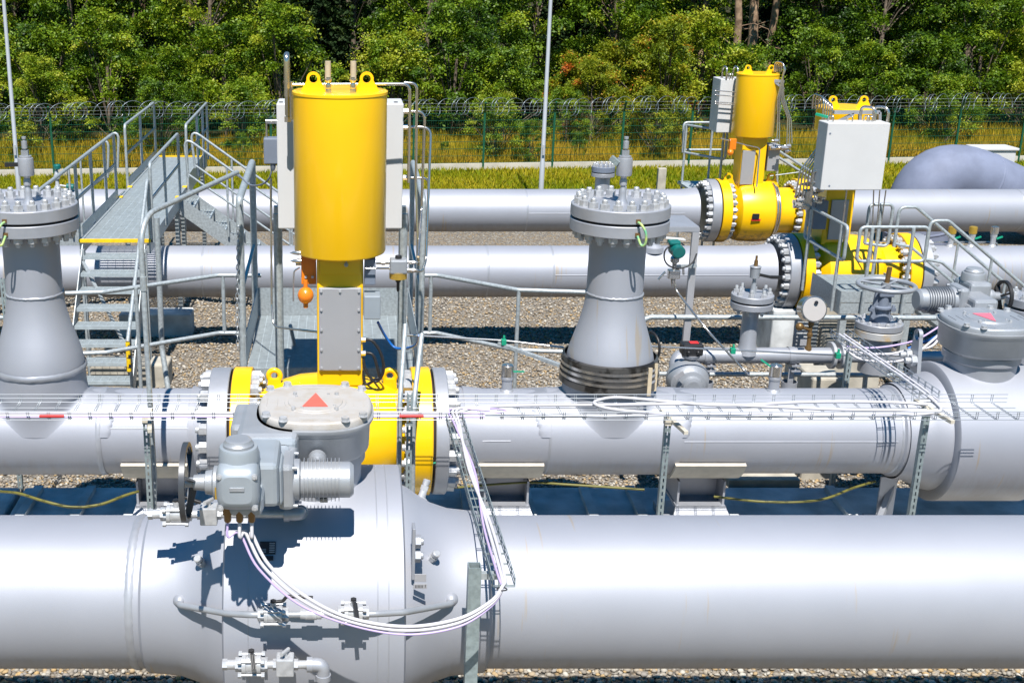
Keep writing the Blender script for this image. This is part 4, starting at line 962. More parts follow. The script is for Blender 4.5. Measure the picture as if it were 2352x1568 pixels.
# hanging bracket with tags on the right edge of the band
mb = MB(); x = .47
mb.bbox((x,6.98,2.36),(.02,.1,.36),.004)
for z in (2.44,2.34): mb.nut((x+.01,6.96,z),(1,0,0),.045,.035,.025,.02)
brk = mb.build('side_bracket', M['silver'], bv)
mb = MB(); q = V((x+.04,6.86,2.235)); mb.bbox(q,(.075,.006,.055),.002); mb.bbox(q-V((0,.002,.058)),(.085,.006,.035),.002); tg = mb.build('tag_plate', M['panel'], brk)
mb = MB()
for k in range(6): mb.box(q+V((-.03+.009*k,-.0065,-.058)),(.004,.001,.018))
mb.box(q+V((.032,-.0065,-.055)),(.004,.001,.02)); mb.build('tag_print', M['plate'], tg)
# ---- bypass line across the front of the valve
bl = thing('bypass_line', 'thin silver bypass tube with two small valves across the front of the big ball valve', 'pipe', at(720,1410,6.6))
Yb = 6.60
e0, _ = bandpt(412,1385,.60); e1, _ = bandpt(1037,1382,.60)
pl = [e0+V((.0,.06,-.02)), e0+V((-.0,-.02,0)), at(520,1408,Yb+.1), at(575,1411,Yb), at(860,1409,Yb), at(930,1405,Yb+.08), e1+V((0,-.02,0)), e1+V((0,.06,-.02))]
MB().tube(fillet(pl,.14,6),.021,12).build('tube', M['cast'], bl)
mb = MB()
for e, sx in ((e0,-1),(e1,1)): mb.lathe(e+V((0,.05,0)),(0,-1,.1),[(0,.05),(.03,.045),(.05,.03),(.06,.02)],16).cut()
mb.build('tube_socket', M['silver'], bl)
MB().lathe(at(690,1410,Yb),(1,0,0),[(0,.03),(.03,.03),(.032,.034),(.10,.034),(.102,.03),(.13,.03)],16).build('coupling', M['nut'], bl)
def mini_valve(parent, c, lever, s=1., col='nut'):
    c = V(c); mb = MB(); mb.lathe(c-V((.055*s,0,0)),(1,0,0),[(0,.06*s),(.022*s,.06*s),(.023*s,.052*s),(.087*s,.052*s),(.088*s,.06*s),(.11*s,.06*s)],24)
    for k in range(4):
        q = PI/4+PI/2*k; o = V((0,.062*s*math.cos(q),.062*s*math.sin(q)))
        mb.cyl(c+o-V((.075*s,0,0)),c+o+V((.075*s,0,0)),.009*s,n=8); 
        for sx in (-1,1): mb.hexa(c+o+V((sx*.058*s,0,0)),(sx,0,0),.018*s,.02*s)
    for sx in (-1,1): mb.hexa(c+V((sx*.05*s,0,0)),(sx,0,0),.042*s,.045*s)
    mb.cyl(c,c+V((0,0,.085*s)),.02*s,n=10); v = mb.build('small_valve', M[col], parent)
    mb = MB(); b = c+V((0,0,.085*s)); L = V(lever); mb.nut(b,(0,0,1),.02*s,.012*s,None,0); mb.tube([b,b+L*.25+V((0,0,.0)),b+L*.35+V((0,0,.03*s)),b+L],.011*s,6,rad=.02); mb.bar(b+L*.4+V((0,0,.028*s)),b+L*1.02,.026*s,.012*s); mb.build('lever', M['black'], v); return v
mini_valve(bl, at(628,1410,Yb), (.24,0,.03)); mini_valve(bl, at(812,1406,Yb), (.02,-.16,-.03))
# ---- drain sets
def drain(label, px0, py0, Y, xs, lever, down, gr):
    c = at(px0,py0,Y); k = 1/ (FPX/ (Y*CT+(CAMZ-c.z)*ST))
    X = [(p-px0)*k for p in xs]
    t = thing('drain_line', label, 'pipe', c, gr)
    mini_valve(t, c, lever, 1.05)
    mb = MB(); mb.cyl(c+V((-.16,0,0)),c+V((-.1,0,0)),.03,n=12); mb.hexa(c+V((-.18,0,0)),(1,0,0),.035,.03); mb.build('end_cap', M['nut'], t)
    b = c+V((X[0],0,0)); mb = MB(); mb.bbox(b,(.11,.10,.12),.008); mb.hexa(b+V((-.075,0,0)),(1,0,0),.035,.03); mb.hexa(b+V((.05,0,0)),(1,0,0),.035,.03); mb.cyl(b+V((0,0,.06)),b+V((0,0,.085)),.014,n=8); mb.tube([b+V((-.02,-.05,.10)),b+V((.02,.04,.085))],.013,8); mb.build('needle_valve', M['nut'], t)
    e = c+V((X[1],0,0)); mb = MB(); mb.tube([c,e+V((-.03,0,0)),e+V((.0,0,0)),e+V(down)*.5,e+V(down)],.026,12,rad=.06); mb.build('tube', M['nut'], t)
    mb = MB(); mb.tube([e+V((-.09,0,0)),e,e+V(down).normalized()*.09],.042,14,rad=.075,seg=8); mb.lathe(e+V((-.10,0,0)),(1,0,0),[(0,.048),(.035,.048)],16); mb.lathe(e+V(down).normalized()*.07,V(down),[(0,.048),(.035,.048)],16); mb.build('elbow', M['silver'], t)
    return t
drain('silver drain tube with black lever valve behind the handwheel, elbow right of the drive', 405,1180,7.02,(480,688),(.16,-.02,0),(.02,.35,-.12),'drain tubes on the big ball valve')
drain('silver drain tube with brass end at the bottom edge, elbow turning down', 578,1525,6.52,(655,742),(.02,-.1,-.06),(.0,.0,-.6),'drain tubes on the big ball valve')
mb = MB()
# lifting plate on the right hand valve
mb = MB(); c = at(2100,835,P3[0]); lug(mb, c+V((0,0,-.06)), .22, .40, .035, .05,(1,0,0),(0,1,0)); lp = mb.build('lifting_plate', M['silver'], bv3)
mb = MB(); mb.nut(c+V((-.02,-.05,.05)),(-1,0,0),.055,.05,.03,.05).cut(); mb.nut(c+V((-.02,.06,.07)),(-1,0,0),.055,.05,.03,.05); mb.build('plate_nut', M['nut'], lp)
# ================================================================== cable trays, cables, struts
TZ, TY0, TY1 = 2.36, 9.30, 9.72
def basket(mb, p0, p1, wd, h=.06, pitch=.1, r=.0034, x_in=None):
    """wire basket between p0 and p1 (bottom centre line)"""
    p0, p1 = V(p0), V(p1); a = (p1-p0).normalized(); s = a.cross(V((0,0,1))).normalized(); L = (p1-p0).length; up = V((0,0,1))
    for o, z in ((-wd/2,h),(-wd/2,h*.5),(wd/2,h),(wd/2,h*.5),(-wd/2,0),(-wd/6,0),(wd/6,0),(wd/2,0)):
        mb.tube([p0+s*o+up*z, p1+s*o+up*z], r, 5)
    k = 0
    while k*pitch < L:
        c = p0+a*(k*pitch); mb.tube([c-s*wd/2+up*h, c-s*wd/2, c+s*wd/2, c+s*wd/2+up*h], r, 5)
        if k % 1 == 0: c2 = c+a*.016; mb.tube([c2-s*wd/2+up*h, c2-s*wd/2, c2+s*wd/2, c2+s*wd/2+up*h], r, 5)
        k += 1
    return mb
G = 'wire basket cable trays'
TYm = (TY0+TY1)/2; TW = TY1-TY0
one(basket(MB(), (-3.6,TYm,TZ), (5.72,TYm,TZ), TW, .07, .17), 'cable_tray', M['wire'], (1,TYm,TZ), 'long wire basket cable tray running left to right in front of the flanged necks', 'cable tray', G)
one(basket(MB(), (.94,TY0,TZ), (.985,6.5,TZ+.02), .135, .06, .14), 'cable_tray', M['galv_dark'], (.96,8,TZ), 'wire basket cable tray coming over the thickest pipe towards the camera', 'cable tray', G)
tr3a, tr3b = V((5.05,TY1,TZ+.03)), V((4.99,11.55,TZ+.03))
one(basket(MB(), tr3a, tr3b, .17, .07, .12), 'cable_tray', M['wire'], (5,10.6,TZ), 'short wire basket cable tray slanting past the lifting plate of the right hand valve', 'cable tray', G)
CG = 'white cables'
def tpt(px, k, z=TZ+.02): return at(px, 950-38*k, TY0+TW*k)
def cab(pts, r, name, m, label, cat='cable', g=None, n=6): return one(MB().tube(smoothpath(pts, n), r, 8), name, m, pts[0], label, cat, g)
def tl(x, k, z=.022): return V((x, TY0+TW*k, TZ+z))
# left half bundle
b = MB()
for k, r, z in ((.10,.013,.02),(.17,.013,.02),(.13,.012,.042),(.23,.011,.02)): b.tube(smoothpath([tl(x,k+.012*math.sin(x*2.1+k*9),z) for x in [-3.6+.5*i for i in range(10)]],4), r, 8)
one(b, 'cable_bundle', M['cable'], tl(-3,.15), 'bundle of white cables lying in the left half of the long wire tray', 'cables')
one(MB().tube(smoothpath([tl(x,.06+.01*math.sin(x*3),.016) for x in [-3.6+.6*i for i in range(9)]],4), .007, 6), 'cable', M['cable_violet'], tl(-3,.06), 'thin violet cable beside the white ones in the left half of the tray', 'cable')
for x, t_ in ((at(119,955,TY0).x,'red sleeve on the tray wire at the far left'),(at(945,954,TY0).x,'red sleeve on the tray wire in front of the yellow flange')):
    one(MB().cyl((x-.1,TY0-.004,TZ+.035),(x+.1,TY0-.004,TZ+.035),.013,n=10), 'cable_sleeve', M['red'], (x,TY0,TZ), t_, 'sleeve')
# cables from the drive up to the front tray end, then along the tray
aw = T4 @ V((-.425,-1.05,1.12))
s1 = at(1150,1352,6.48); gl = [T4 @ V((-.42+dx,-1.18,1.43-.06-.26)) for dx in (-.07,0,.07)]
def swoop(g0, off, r, m, nm, lb):
    pts = [g0, g0+V((.0,-.015,-.09)), at(565+off*14,1225,6.42), at(605+off*12,1300-off*4,6.36), at(690+off*6,1375-off*10,6.32), at(800,1425-off*8,6.3), at(930,1447-off*9,6.3), at(1050,1430-off*9,6.33), at(1125,1388-off*6,6.4), at(1153,1350,6.46)+V((0,0,off*.008)), V((.985+off*.02,6.62,TZ+.03)), V((.98+off*.025,7.3,TZ+.03)), V((.97-off*.02,8.2,TZ+.035)), V((.95+off*.02,9.1,TZ+.03)), V((.955+off*.03,9.42,TZ+.05)), V((1.25,9.45+off*.03,TZ+.035))]
    return cab(pts, r, nm, m, lb, 'cable', None, 8)
swoop(gl[0], -1, .008, M['cable_violet'], 'cable', 'violet cable hanging in a wide loop from the drive of the big ball valve')
swoop(gl[1], 0, .011, M['cable'], 'cable', 'left white cable of the pair looping from the drive to the tray end')
swoop(gl[2], 1, .011, M['cable'], 'cable', 'right white cable of the pair looping from the drive to the tray end')
ring_ = MB(); c = at(1153,1352,6.46); ring_.torus(c,(0,.2,1),.03,.004,16,5); one(ring_, 'cable_tie', M['black'], c, 'black cable tie round the white cables at the end of the front tray', 'cable tie')
# looped slack in the right half
b = MB()
b.tube(smoothpath([tl(.95,.2),tl(1.15,.42,.04),tl(1.6,.62,.03),tl(2.3,.66,.03),tl(3.0,.70,.03),tl(3.6,.55,.03),tl(4.2,.38,.03),tl(4.9,.34,.03)],8),.0135,8)
b.tube(smoothpath([tl(4.95,.55,.05),tl(4.6,.75,.04),tl(4.0,.82,.03),tl(3.3,.62,.03),tl(2.9,.70,.04),tl(2.4,.95,.05),tl(2.2,.80,.05),tl(2.15,.55,.05),tl(2.3,.32,.04),tl(2.7,.18,.03),tl(3.4,.16,.03),tl(4.4,.15,.03),tl(4.95,.22,.04)],8),.0135,8)
for k, z in ((.1,.02),(.05,.03)): b.tube(smoothpath([tl(1.2+.5*i,k+.03*math.sin(i*1.9+k*20),z) for i in range(8)]+[tl(5.0,.3,z),tl(5.06,.75,z),tl(5.06,1.05,z+.02)],5),.0125,8)
one(b, 'cable_bundle', M['cable'], tl(2.5,.3), 'white cables with a long loop of slack in the right half of the wire tray', 'cables')
one(MB().tube(smoothpath([tl(1.0,.25,.03),tl(1.1,.36,.04),tl(1.3,.36,.04),tl(1.38,.25,.04),tl(1.25,.16,.03),tl(1.0,.2,.03)],6),.007,6), 'cable', M['cable_violet'], tl(1.2,.25), 'small violet cable loop in the tray beside the right yellow flange', 'cable')
b = MB()
for dx in (-.02,.025):
    b.tube(smoothpath([V((5.06+dx,TY1-.1,TZ+.05)),V((5.05+dx,10.2,TZ+.06)),V((5.02+dx,10.9,TZ+.06)),V((5.0+dx,11.5,TZ+.06))],5),.0095,8)
one(b, 'cable_bundle', M['cable'], (5.04,10.4,TZ), 'white cables in the short slanting tray at the right', 'cables')
for (py, mk, lb, d) in ((815,'cable','upper white cable sagging from the slanting tray to the right hand drive',0),(825,'cable','lower white cable sagging from the slanting tray to the right hand drive',1)):
    cab([at(1940,800,11.5),at(1975,py-5+4*d,11.45),at(2040,py-2+8*d,11.4),at(2090,py-12+8*d,11.45),at(2140,785-12*d+10,11.6),at(2170,755,11.75)], .013, 'cable', M[mk], lb)
cab([at(1945,796,11.5),at(2000,799,11.4),at(2060,792,11.4),at(2110,778,11.5),at(2165,745,11.7)], .010, 'cable', M['cable_violet'], 'violet cable sagging from the slanting tray to the right hand drive')
for k, (y0,y1) in enumerate(((800,758),(812,765))):
    cab([at(2085,y0,11.62),at(2125,y0-16,11.66),at(2175,y1,11.8)], .012, 'cable', M['cable_blue'], 'blue cable '+('above' if k == 0 else 'below')+' its twin, rising behind the lifting plate')
# ---- perforated struts
SG = 'perforated strut posts carrying the long cable tray'
def strut(px, y0, y1, Y, label, bracket=True, lean=0):
    a, b2 = at(px[0],y0,Y), at(px[1],y1,Y); a.x = b2.x = (a.x+b2.x)/2; z0 = .0
    t = thing('strut_post', label, 'post', (a.x,Y,0), SG); w_, d_ = .05, .05
    mb = MB(); z = z0; top = a.z
    # front web with slots: rungs between two rails, side flanges behind
    for sx in (-1,1): mb.box((a.x+sx*w_*.42,Y+d_/2,(z0+top)/2),(w_*.16,d_,top-z0)); mb.box((a.x+sx*w_*.24,Y+.001,(z0+top)/2),(w_*.22,.004,top-z0-.002))
    while z < top-.03: mb.box((a.x,Y+.0015,z+.0125),(w_*.28,.004,.025)); z += .062
    mb.build('channel', M['galv_dark'], t)
    if bracket:
        p = V((a.x,Y,top)); mb = MB(); mb.bar(p+V((.0,.24,-.018)),p+V((.075,-.27,-.018)),.035,.03); mb.box(p+V((0,.02,-.03)),(.06,.07,.05)); mb.build('bracket', M['beige'], t)
    return t
strut((340,340),958,1180,9.52,'perforated strut post under the left end of the tray, beside the bent conduit')
strut((1532,1522),962,1170,9.52,'perforated strut post under the middle of the tray, right of the banded neck')
strut((2130,2100),938,1170,9.52,'perforated strut post before the right hand valve')
strut((938,942),905,1120,9.5,'perforated strut post in front of the right yellow flange', False)
strut((1952,1946),806,885,11.7,'perforated strut post carrying the short slanting tray', False)
strut((8,18),640,830,11.9,'perforated strut post left of the left flanged neck', False)
# square post at the front
p = at(1090,1297,6.72); mb = MB()
for dx, dy, sx, sy in ((-.037,0,.006,.08),(.037,0,.006,.08),(0,-.037,.068,.006),(0,.037,.068,.006)): mb.box((p.x+dx,p.y+dy,p.z/2),(sx,sy,p.z))
t = thing('square_post', 'grey square hollow post standing at the right shoulder of the big ball valve', 'post', (p.x,p.y,0)); mb.build('tube', M['galv_dark'], t)
mb = MB(); mb.box((p.x+.1,p.y-.0,p.z-.07),(.12,.04,.04)); mb.build('arm', M['galv'], t)
# ---- bent conduits
one(MB().tube([at(353,1182,9.8)*1.0]+[V((at(345,900,9.8).x,9.8,1.6)),V((at(320,500,9.8).x,9.8,3.95)),at(545,396,12.05)],.024,12,rad=.32,seg=8), 'conduit', M['galv'], at(345,900,9.8), 'bent grey conduit rising before the stair and turning to the platform rail', 'conduit')
mb = MB(); mb.cyl((at(345,900,9.8).x-.012,9.8,3.33),(at(345,900,9.8).x-.01,9.8,3.45),.03,n=12)
one(mb,'conduit_joint',M['galv'],(at(345,900,9.8).x,9.8,3.4),'sleeve joint near the top of the bent conduit','joint')
for k, (xt, yt, xb) in enumerate(((931,745,918),(969,767,950))):
    q = at(xt,yt,10.05); one(MB().tube([V((at(xb,1100,9.62).x,9.62,.6)),V((at(xb,905,9.62).x,9.62,2.35)),q],.022,12,rad=.4,seg=8), 'conduit', M['galv'], q, ('left' if k == 0 else 'right')+' one of two grey conduits rising before the right yellow flange', 'conduit')
cab([at(963,770,10.06),at(955,792,10.3),at(930,800,10.5),at(905,797,10.6),at(884,770,10.6),at(868,740,10.5)],.013,'cable',M['cable_blue'],'blue cable from the conduit to the pedestal of the big yellow valve')
# ================================================================== plinth and pipe supports under the third line
pl = thing('concrete_plinth', 'long low concrete plinth in the shade under the third pipe', 'plinth', (2,10.7,0))
mb = MB()
for x0, x1 in ((-6,-3.35),(-3.3,-1.05),(-1.0,3.55),(3.6,9.5)): mb.bbox(((x0+x1)/2,10.75,.36),(x1-x0,1.7,.72),.03)
mb.build('slab', M['concrete_dark'], pl)
mb = MB()
for px in (20,150,275,460,1075,1225,1370,1485,1700,1980): 
    x = at(px,1150,10.6).x; mb.bar((x,10.0,.75),(x+.06,11.5,.75),.09,.06).cut()
mb.build('joint_batten', M['concrete_dark'], pl)
PSG = 'pipe supports under the third pipe'
def support(px, w_, label):
    x = X3(px); y, z = P3; t = thing('pipe_support', label, 'support', (x,y,.72), PSG); a0, a1 = math.radians(205), math.radians(335)
    arc = lambda r: [V((0, r*math.cos(a0+(a1-a0)*k/16), r*math.sin(a0+(a1-a0)*k/16))) for k in range(17)]
    o = V((x-w_/2,y,z)); mb = MB(); mb.prism([o+p for p in arc(.416)]+[o+p for p in arc(.452)[::-1]],(w_,0,0)); mb.build('saddle_pad', M['beige'], t)
    mb = MB(); mb.box((x,y,z-.70),(w_*.72,.46,.03)); mb.box((x,y+.03,z-.56),(w_*.66,.02,.26))
    for sx in (-1,1): mb.box((x+sx*w_*.33,y,z-.565),(.02,.40,.25))
    mb.bar((x,y-.24,z-.84),(x,y-.22,z-.71),w_*.72,.02,(0,1,0)); mb.prism([V((x-w_*.36,y-.22,z-.69)),V((x+w_*.36,y-.22,z-.69)),V((x+w_*.46,y-.34,z-.86)),V((x-w_*.46,y-.34,z-.86))],(0,.02,0)); mb.bbox((x,y,z-.91),(w_*.95,.6,.09),.008); mb.build('stool', M['silver'], t)
support(365,.62,'pipe support left of the big yellow valve, behind the handwheel')
support(1163,.62,'pipe support right of the big yellow valve, behind the front wire tray')
support(1610,.66,'pipe support right of the middle strut post, its pad torn')
sp = thing('pipe_support', 'single leg support under the right hand ball valve', 'support', (X3(2050),P3[0],.72), PSG)
mb = MB(); mb.bar((X3(2060),P3[0],1.2),(X3(2060),P3[0],.78),.16,.02,(0,1,0)); mb.bar((X3(2095),P3[0]+.1,1.3),(X3(2040),P3[0]-.1,.8),.05,.05); mb.box((X3(2060),P3[0]-.02,.74),(.3,.3,.02)); mb.build('stool', M['silver'], sp)
cab([at(0,1128,10.45),at(45,1133,10.3),at(100,1150,10.15),at(165,1164,10.1),at(230,1158,10.15),at(285,1138,10.3),at(318,1128,10.4)],.014,'cable',M['earthcable'],'yellow green earth cable sagging over the plinth at the left')
cab([at(1010,1122,10.45),at(1200,1108,10.6),at(1300,1112,10.5),at(1480,1124,10.4)],.012,'cable',M['earthcable'],'yellow green earth cable on the plinth between the two right supports')
cab([at(1640,1140,10.3),at(1760,1152,10.1),at(1880,1148,10.1),at(1960,1120,10.4),at(2010,1105,10.6)],.012,'cable',M['earthcable'],'yellow green earth cable sagging over the plinth at the right')
for px in (1540,): pass
one(MB().bbox((-.165,7.6,.43),(.9,.8,.95),.03),'concrete_block',M['concrete'],(-.165,7.6,0),'squat concrete block hidden under the big ball valve','concrete block','concrete footing blocks on the gravel')
sl_ = one(MB().bbox(at(1740,1092,11.9)*1.0,(.75,.45,.10),.01),'concrete_slab',M['concrete'],at(1740,1092,11.9),'pale concrete slab lying on the gravel behind the third pipe','slab')
# earth bridges on the big yellow valve flange
p = at(985,1055,10.35); one(MB().tube(smoothpath([at(964,1048,10.25),at(972,1060,10.2),at(990,1064,10.2),at(1008,1060,10.2),at(1016,1048,10.25)]),.012,8),'earth_bridge',M['greenclip'],p,'green earth wire bridging the right flanges of the big yellow valve','earth wire')
# ================================================================== galvanised railings behind the third pipe
RG = 'galvanised pipe railings behind the third pipe'
def railing(pts, posts, label, zs=(2.23,1.48), r=.027, ground=0.):
    t = thing('pipe_railing', label, 'railing', (pts[0][0],pts[0][1],0), RG)
    for z in zs: MB().tube([V((x,y,z)) for x,y in pts],r,10,rad=.12).build('rail', M['galv'], t)
    for x, y, z0 in posts: MB().cyl((x,y,z0),(x,y,zs[0]),r*.9,n=10).build('post', M['galv'], t)
    return t
xa = lambda px, Y, py: at(px,py,Y).x
railing([(xa(150,13.75,675),13.75),(xa(235,13.8,672),13.8),(xa(500,14.6,636),14.6),(xa(600,14.6,632),14.6)],[(xa(512,14.6,640),14.6,1.48),(xa(312,14.0,665),14.0,0)],'galvanised pipe railing between the metal stair and the chained platform')
railing([(xa(965,14.6,632),14.6),(xa(1005,14.6,633),14.6),(xa(1190,13.9,662),13.9),(xa(1345,13.8,665),13.8)],[(xa(990,14.6,640),14.6,1.48),(xa(1192,13.9,660),13.9,0)],'galvanised pipe railing between the chained platform and the banded neck')
t = thing('pipe_railing', 'galvanised pipe railing running right from the banded neck behind the gauge', 'railing', (3.4,13,0), RG)
MB().tube([at(1475,775,13)-V((0,0,1.2)),at(1475,735,13),at(1495,728,13),at(2150,730,13)],.03,10,rad=.08).build('rail', M['galv'], t); MB().tube([at(1500,858,13),at(2160,862,13)],.027,10).build('rail', M['galv'], t)
mb = MB(); mb.cyl(at(2000,835,13)-V((0,0,1)),at(2000,728,13),.027,n=10); mb.build('post', M['galv'], t)
t = thing('pipe_railing', 'short stub of galvanised railing at the left edge behind the left neck', 'railing', (-4,13.8,0), RG)
for py in (730,845): MB().tube([at(-60,py,13.8),at(28,py-1,13.8)],.027,10).build('rail', M['galv'], t)
# ================================================================== chained platform behind the big yellow valve
PZ, PY0, PY1, PX0, PX1 = 1.77, 12.4, 14.4, -1.02, .84
def grating(mb, x0, x1, y0, y1, z, along='x', pitch=.035, th=.006, h=.03, cross=.1):
    if along == 'x':
        n = int((y1-y0)/pitch)
        for k in range(n+1): y = y0+k*pitch; mb.box(((x0+x1)/2,y,z-h/2),(x1-x0,th,h))
        n = int((x1-x0)/cross)
        for k in range(n+1): x = x0+k*cross; mb.box((x,(y0+y1)/2,z-.010),(.006,y1-y0,.012))
    else:
        n = int((x1-x0)/pitch)
        for k in range(n+1): x = x0+k*pitch; mb.box((x,(y0+y1)/2,z-h/2),(th,y1-y0,h))
        n = int((y1-y0)/cross)
        for k in range(n+1): y = y0+k*cross; mb.box(((x0+x1)/2,y,z-.010),(x1-x0,.006,.012))
    return mb
pf_ = thing('access_platform', 'galvanised grating platform with tall side rails behind the big yellow valve', 'platform', (0,13.4,0))
grating(MB(), PX0+.02, PX1-.02, PY0, PY1, PZ, 'x', .033, .007, .03, .033*3).build('grating', M['grate'], pf_)
mb = MB(); mb.bar((PX0,PY0,PZ+.17),(PX0,PY1,PZ+.17),.008,.36); mb.build('toe_plate', M['galv'], pf_)
mb = MB(); mb.bar((PX1,PY0,PZ+.17),(PX1,PY1,PZ+.17),.008,.36); mb.build('toe_plate', M['galv'], pf_)
mb = MB(); mb.box(((PX0+PX1)/2,PY1+.005,PZ+.17),(PX1-PX0,.008,.36)); mb.build('toe_plate', M['galv'], pf_)
for sx, x in ((-1,PX0-.03),(1,PX1+.03)):
    MB().tube([(x,PY0+.05,.0),(x,PY0+.05,3.6),(x,PY1,3.68),(x,PY1,.0)],.04 if sx < 0 else .032,12,rad=.06).build('side_rail', M['galv'], pf_)
    MB().tube([(x,PY0+.05,2.6),(x,PY1,2.66)],.022,8).build('mid_rail', M['galv'], pf_)
    if sx > 0: MB().cyl((x+.0,PY0+.65,1.5),(x,PY0+.65,3.62),.03,n=10).build('post', M['galv'], pf_)
mb = MB(); 
for x in (PX0+.05,PX1-.05):
    for y in (PY0+.3,PY1-.1): mb.cyl((x,y,0),(x,y,PZ-.03),.04,n=10).cut()
mb.box(((PX0+PX1)/2,PY0-.004,PZ-.09),(PX1-PX0,.01,.16)); mb.build('understructure', M['galv'], pf_)
mb = MB()
for px, py in ((669,800),(664,818),(654,828),(652,830),(988,765)): c = atz(px if px < 900 else 985, py, PZ+.004); mb.box(c,(.04,.03,.006)).cut()
mb.build('grating_clip', M['white'], pf_)
mb = MB(); c0 = V((PX0-.06,PY0-.0,3.3)); zt = 3.3
k = 0
while zt > 1.95:
    c = V((PX0-.06+.02*math.sin(zt*2.2),PY0-.02,zt)); ax = (1,0,0) if k % 2 else (0,1,0)
    a_, u_, w_ = basis(ax); u_ = V((0,0,1)); w_ = V(ax).cross(u_)
    mb.tube([c+u_*(.034*math.cos(2*PI*i/10))+w_*(.016*math.sin(2*PI*i/10)) for i in range(10)],.0055,5,closed=True); zt -= .052; k += 1
ch = one(mb,'chain',M['wire'],c0,'steel link chain hanging from the left platform post','chain')
one(MB().tube([atz(667,748,PZ+.5),atz(676,790,PZ+.02)],.022,8),'loose_pipe',M['galv'],atz(676,790,PZ),'short grey tube leaning on the platform grating left of the pedestal','tube')
# ================================================================== crossover walkway and stairs
WX0, WX1, WY0, WY1, WZ = -3.76, -2.78, 17.15, 25.0, 2.1
wk = thing('crossover_walkway', 'galvanised metal walkway with stairs crossing over the two far pipes at the left', 'walkway', (-3.2,21,0))
grating(MB(), WX0+.03, WX1-.03, WY0+.05, WY1-.05, WZ, 'x', .04, .008, .03, .12).build('deck_grating', M['grate'], wk)
for x in (WX0,WX1): MB().bar((x,WY0,WZ-.09),(x,WY1,WZ-.09),.05,.2).build('stringer', M['galv'], wk)
for y in (WY0-.004,WY1+.004): MB().box(((WX0+WX1)/2,y,WZ-.005),(WX1-WX0+.06,.05,.045)).build('yellow_nosing', M['stripeY'], wk)
for (x,y0,y1) in ((WX0-.03,WY0+.3,20.4),(WX0-.03,21.5,WY1),(WX1+.03,21.5,WY1)): MB().bar((x,y0,WZ+.09),(x,y1,WZ+.09),.008,.15).build('toe_plate', M['galv'], wk)
for x in (WX0,WX1):
    for y0 in (20.42,21.4): MB().box((x,y0+.04,WZ+.012),(.08,.12,.02)).build('yellow_mark', M['stripeY'], wk)
RH = 1.1
def wrail(x, y0, y1, posts, loop=True, ext=None):
    zt = WZ+RH; pts = [(x,y0,zt),(x,y1,zt)]
    MB().tube([(x,y0,zt-.55),(x,y0,zt),(x,y1,zt),(x,y1,zt-.55)] if not loop else [(x,y0,WZ-.05),(x,y0,zt),(x,y1,zt),(x,y1,WZ-.05)],.025,10,rad=.09).build('handrail', M['galv'], wk)
    MB().bar((x,y0,zt-.52),(x,y1,zt-.52),.02,.045).build('mid_rail', M['galv'], wk)
    for y in posts: MB().bar((x,y,WZ-.1),(x,y,zt-.02),.045,.03,(0,1,0)).build('post', M['galv'], wk)
wrail(WX0-.05, 15.0, 20.4, (17.3,18.4,19.5))
wrail(WX1+.05, WY0+.1, 20.4, (18.7,))
wrail(WX0-.05, 21.5, WY1, (23.2,))
wrail(WX1+.05, 21.5, WY1, (23.2,24.2))
# front flight
rise, going, y1 = .2, .203, 16.97
def flight(o, d, side, n, w_, rise, going, label=None):
    o, d, side = V(o), V(d), V(side)
    for i in range(1, n+1):
        c = o+d*(going*(i-.5))+V((0,0,-rise*i)); mb = MB(); R_ = Matrix((side, d, V((0,0,1)))).transposed()
        for k in range(5): mb.box(c+d*(-.1+.05*k),(w_,.008,.03),R_)
        for k in range(9): mb.box(c+side*(-w_/2+w_*k/8)+V((0,0,.004)),(.006,.20,.02),R_)
        mb.box(c+d*.115+V((0,0,-.005)),(w_,.02,.05),R_); mb.box(c+d*-.115+V((0,0,-.005)),(w_,.008,.04),R_)
        mb.build('tread', M['grate'], wk)
    a = o+V((0,0,-.12)); b_ = o+d*(going*(n+.8))+V((0,0,-rise*(n+.8)-.12))
    for s in (-1,1): MB().bar(a+side*(s*(w_/2+.02)), b_+side*(s*(w_/2+.02)), .012, .24).build('stair_stringer', M['galv'], wk)
flight((-3.27,WY0-.02,WZ),(0,-1,0),(1,0,0),10,.86,.2,.203)
MB().tube([(WX1+.02,WY0+.05,2.1),(WX1+.02,WY0+.05,3.02),(WX1+.02,14.95,1.25)],.026,10,rad=.06).build('handrail', M['galv'], wk)
MB().cyl((WX1+.02,15.1,0),(WX1+.02,15.1,1.36),.024,n=10).build('post', M['galv'], wk)
mb = MB(); b_ = V((WX1+.0,14.93,1.22)); st_ = MB().cyl((WX1+.02,14.95,.85),(WX1+.02,14.95,1.24),.03,n=10).build('hazard_tape', None or M['stripeY'], wk)
for k in range(3):
    z = .90+.13*k; MB().lathe((WX1+.02,14.95,z),(.25,0,1),[(0,.0305),(.055,.0305)],12,cap=False).build('black_stripe', M['black'], st_)
for x in (-3.72,-2.82): MB().bar((x,17.0,0),(x,17.0,WZ-.1),.06,.06,(0,1,0)).build('leg', M['galv'], wk)
MB().bar((-3.7,16.9,1.85),(-2.9,16.2,.5),.05,.02).build('brace', M['galv'], wk)
for x,y in ((-2.82,20.6),(-3.7,20.6),(-2.82,21.4),(-3.7,24.6),(-2.82,24.6)): MB().bar((x,y,0),(x,y,WZ-.15),.08,.06,(0,1,0)).build('leg', M['galv'], wk)
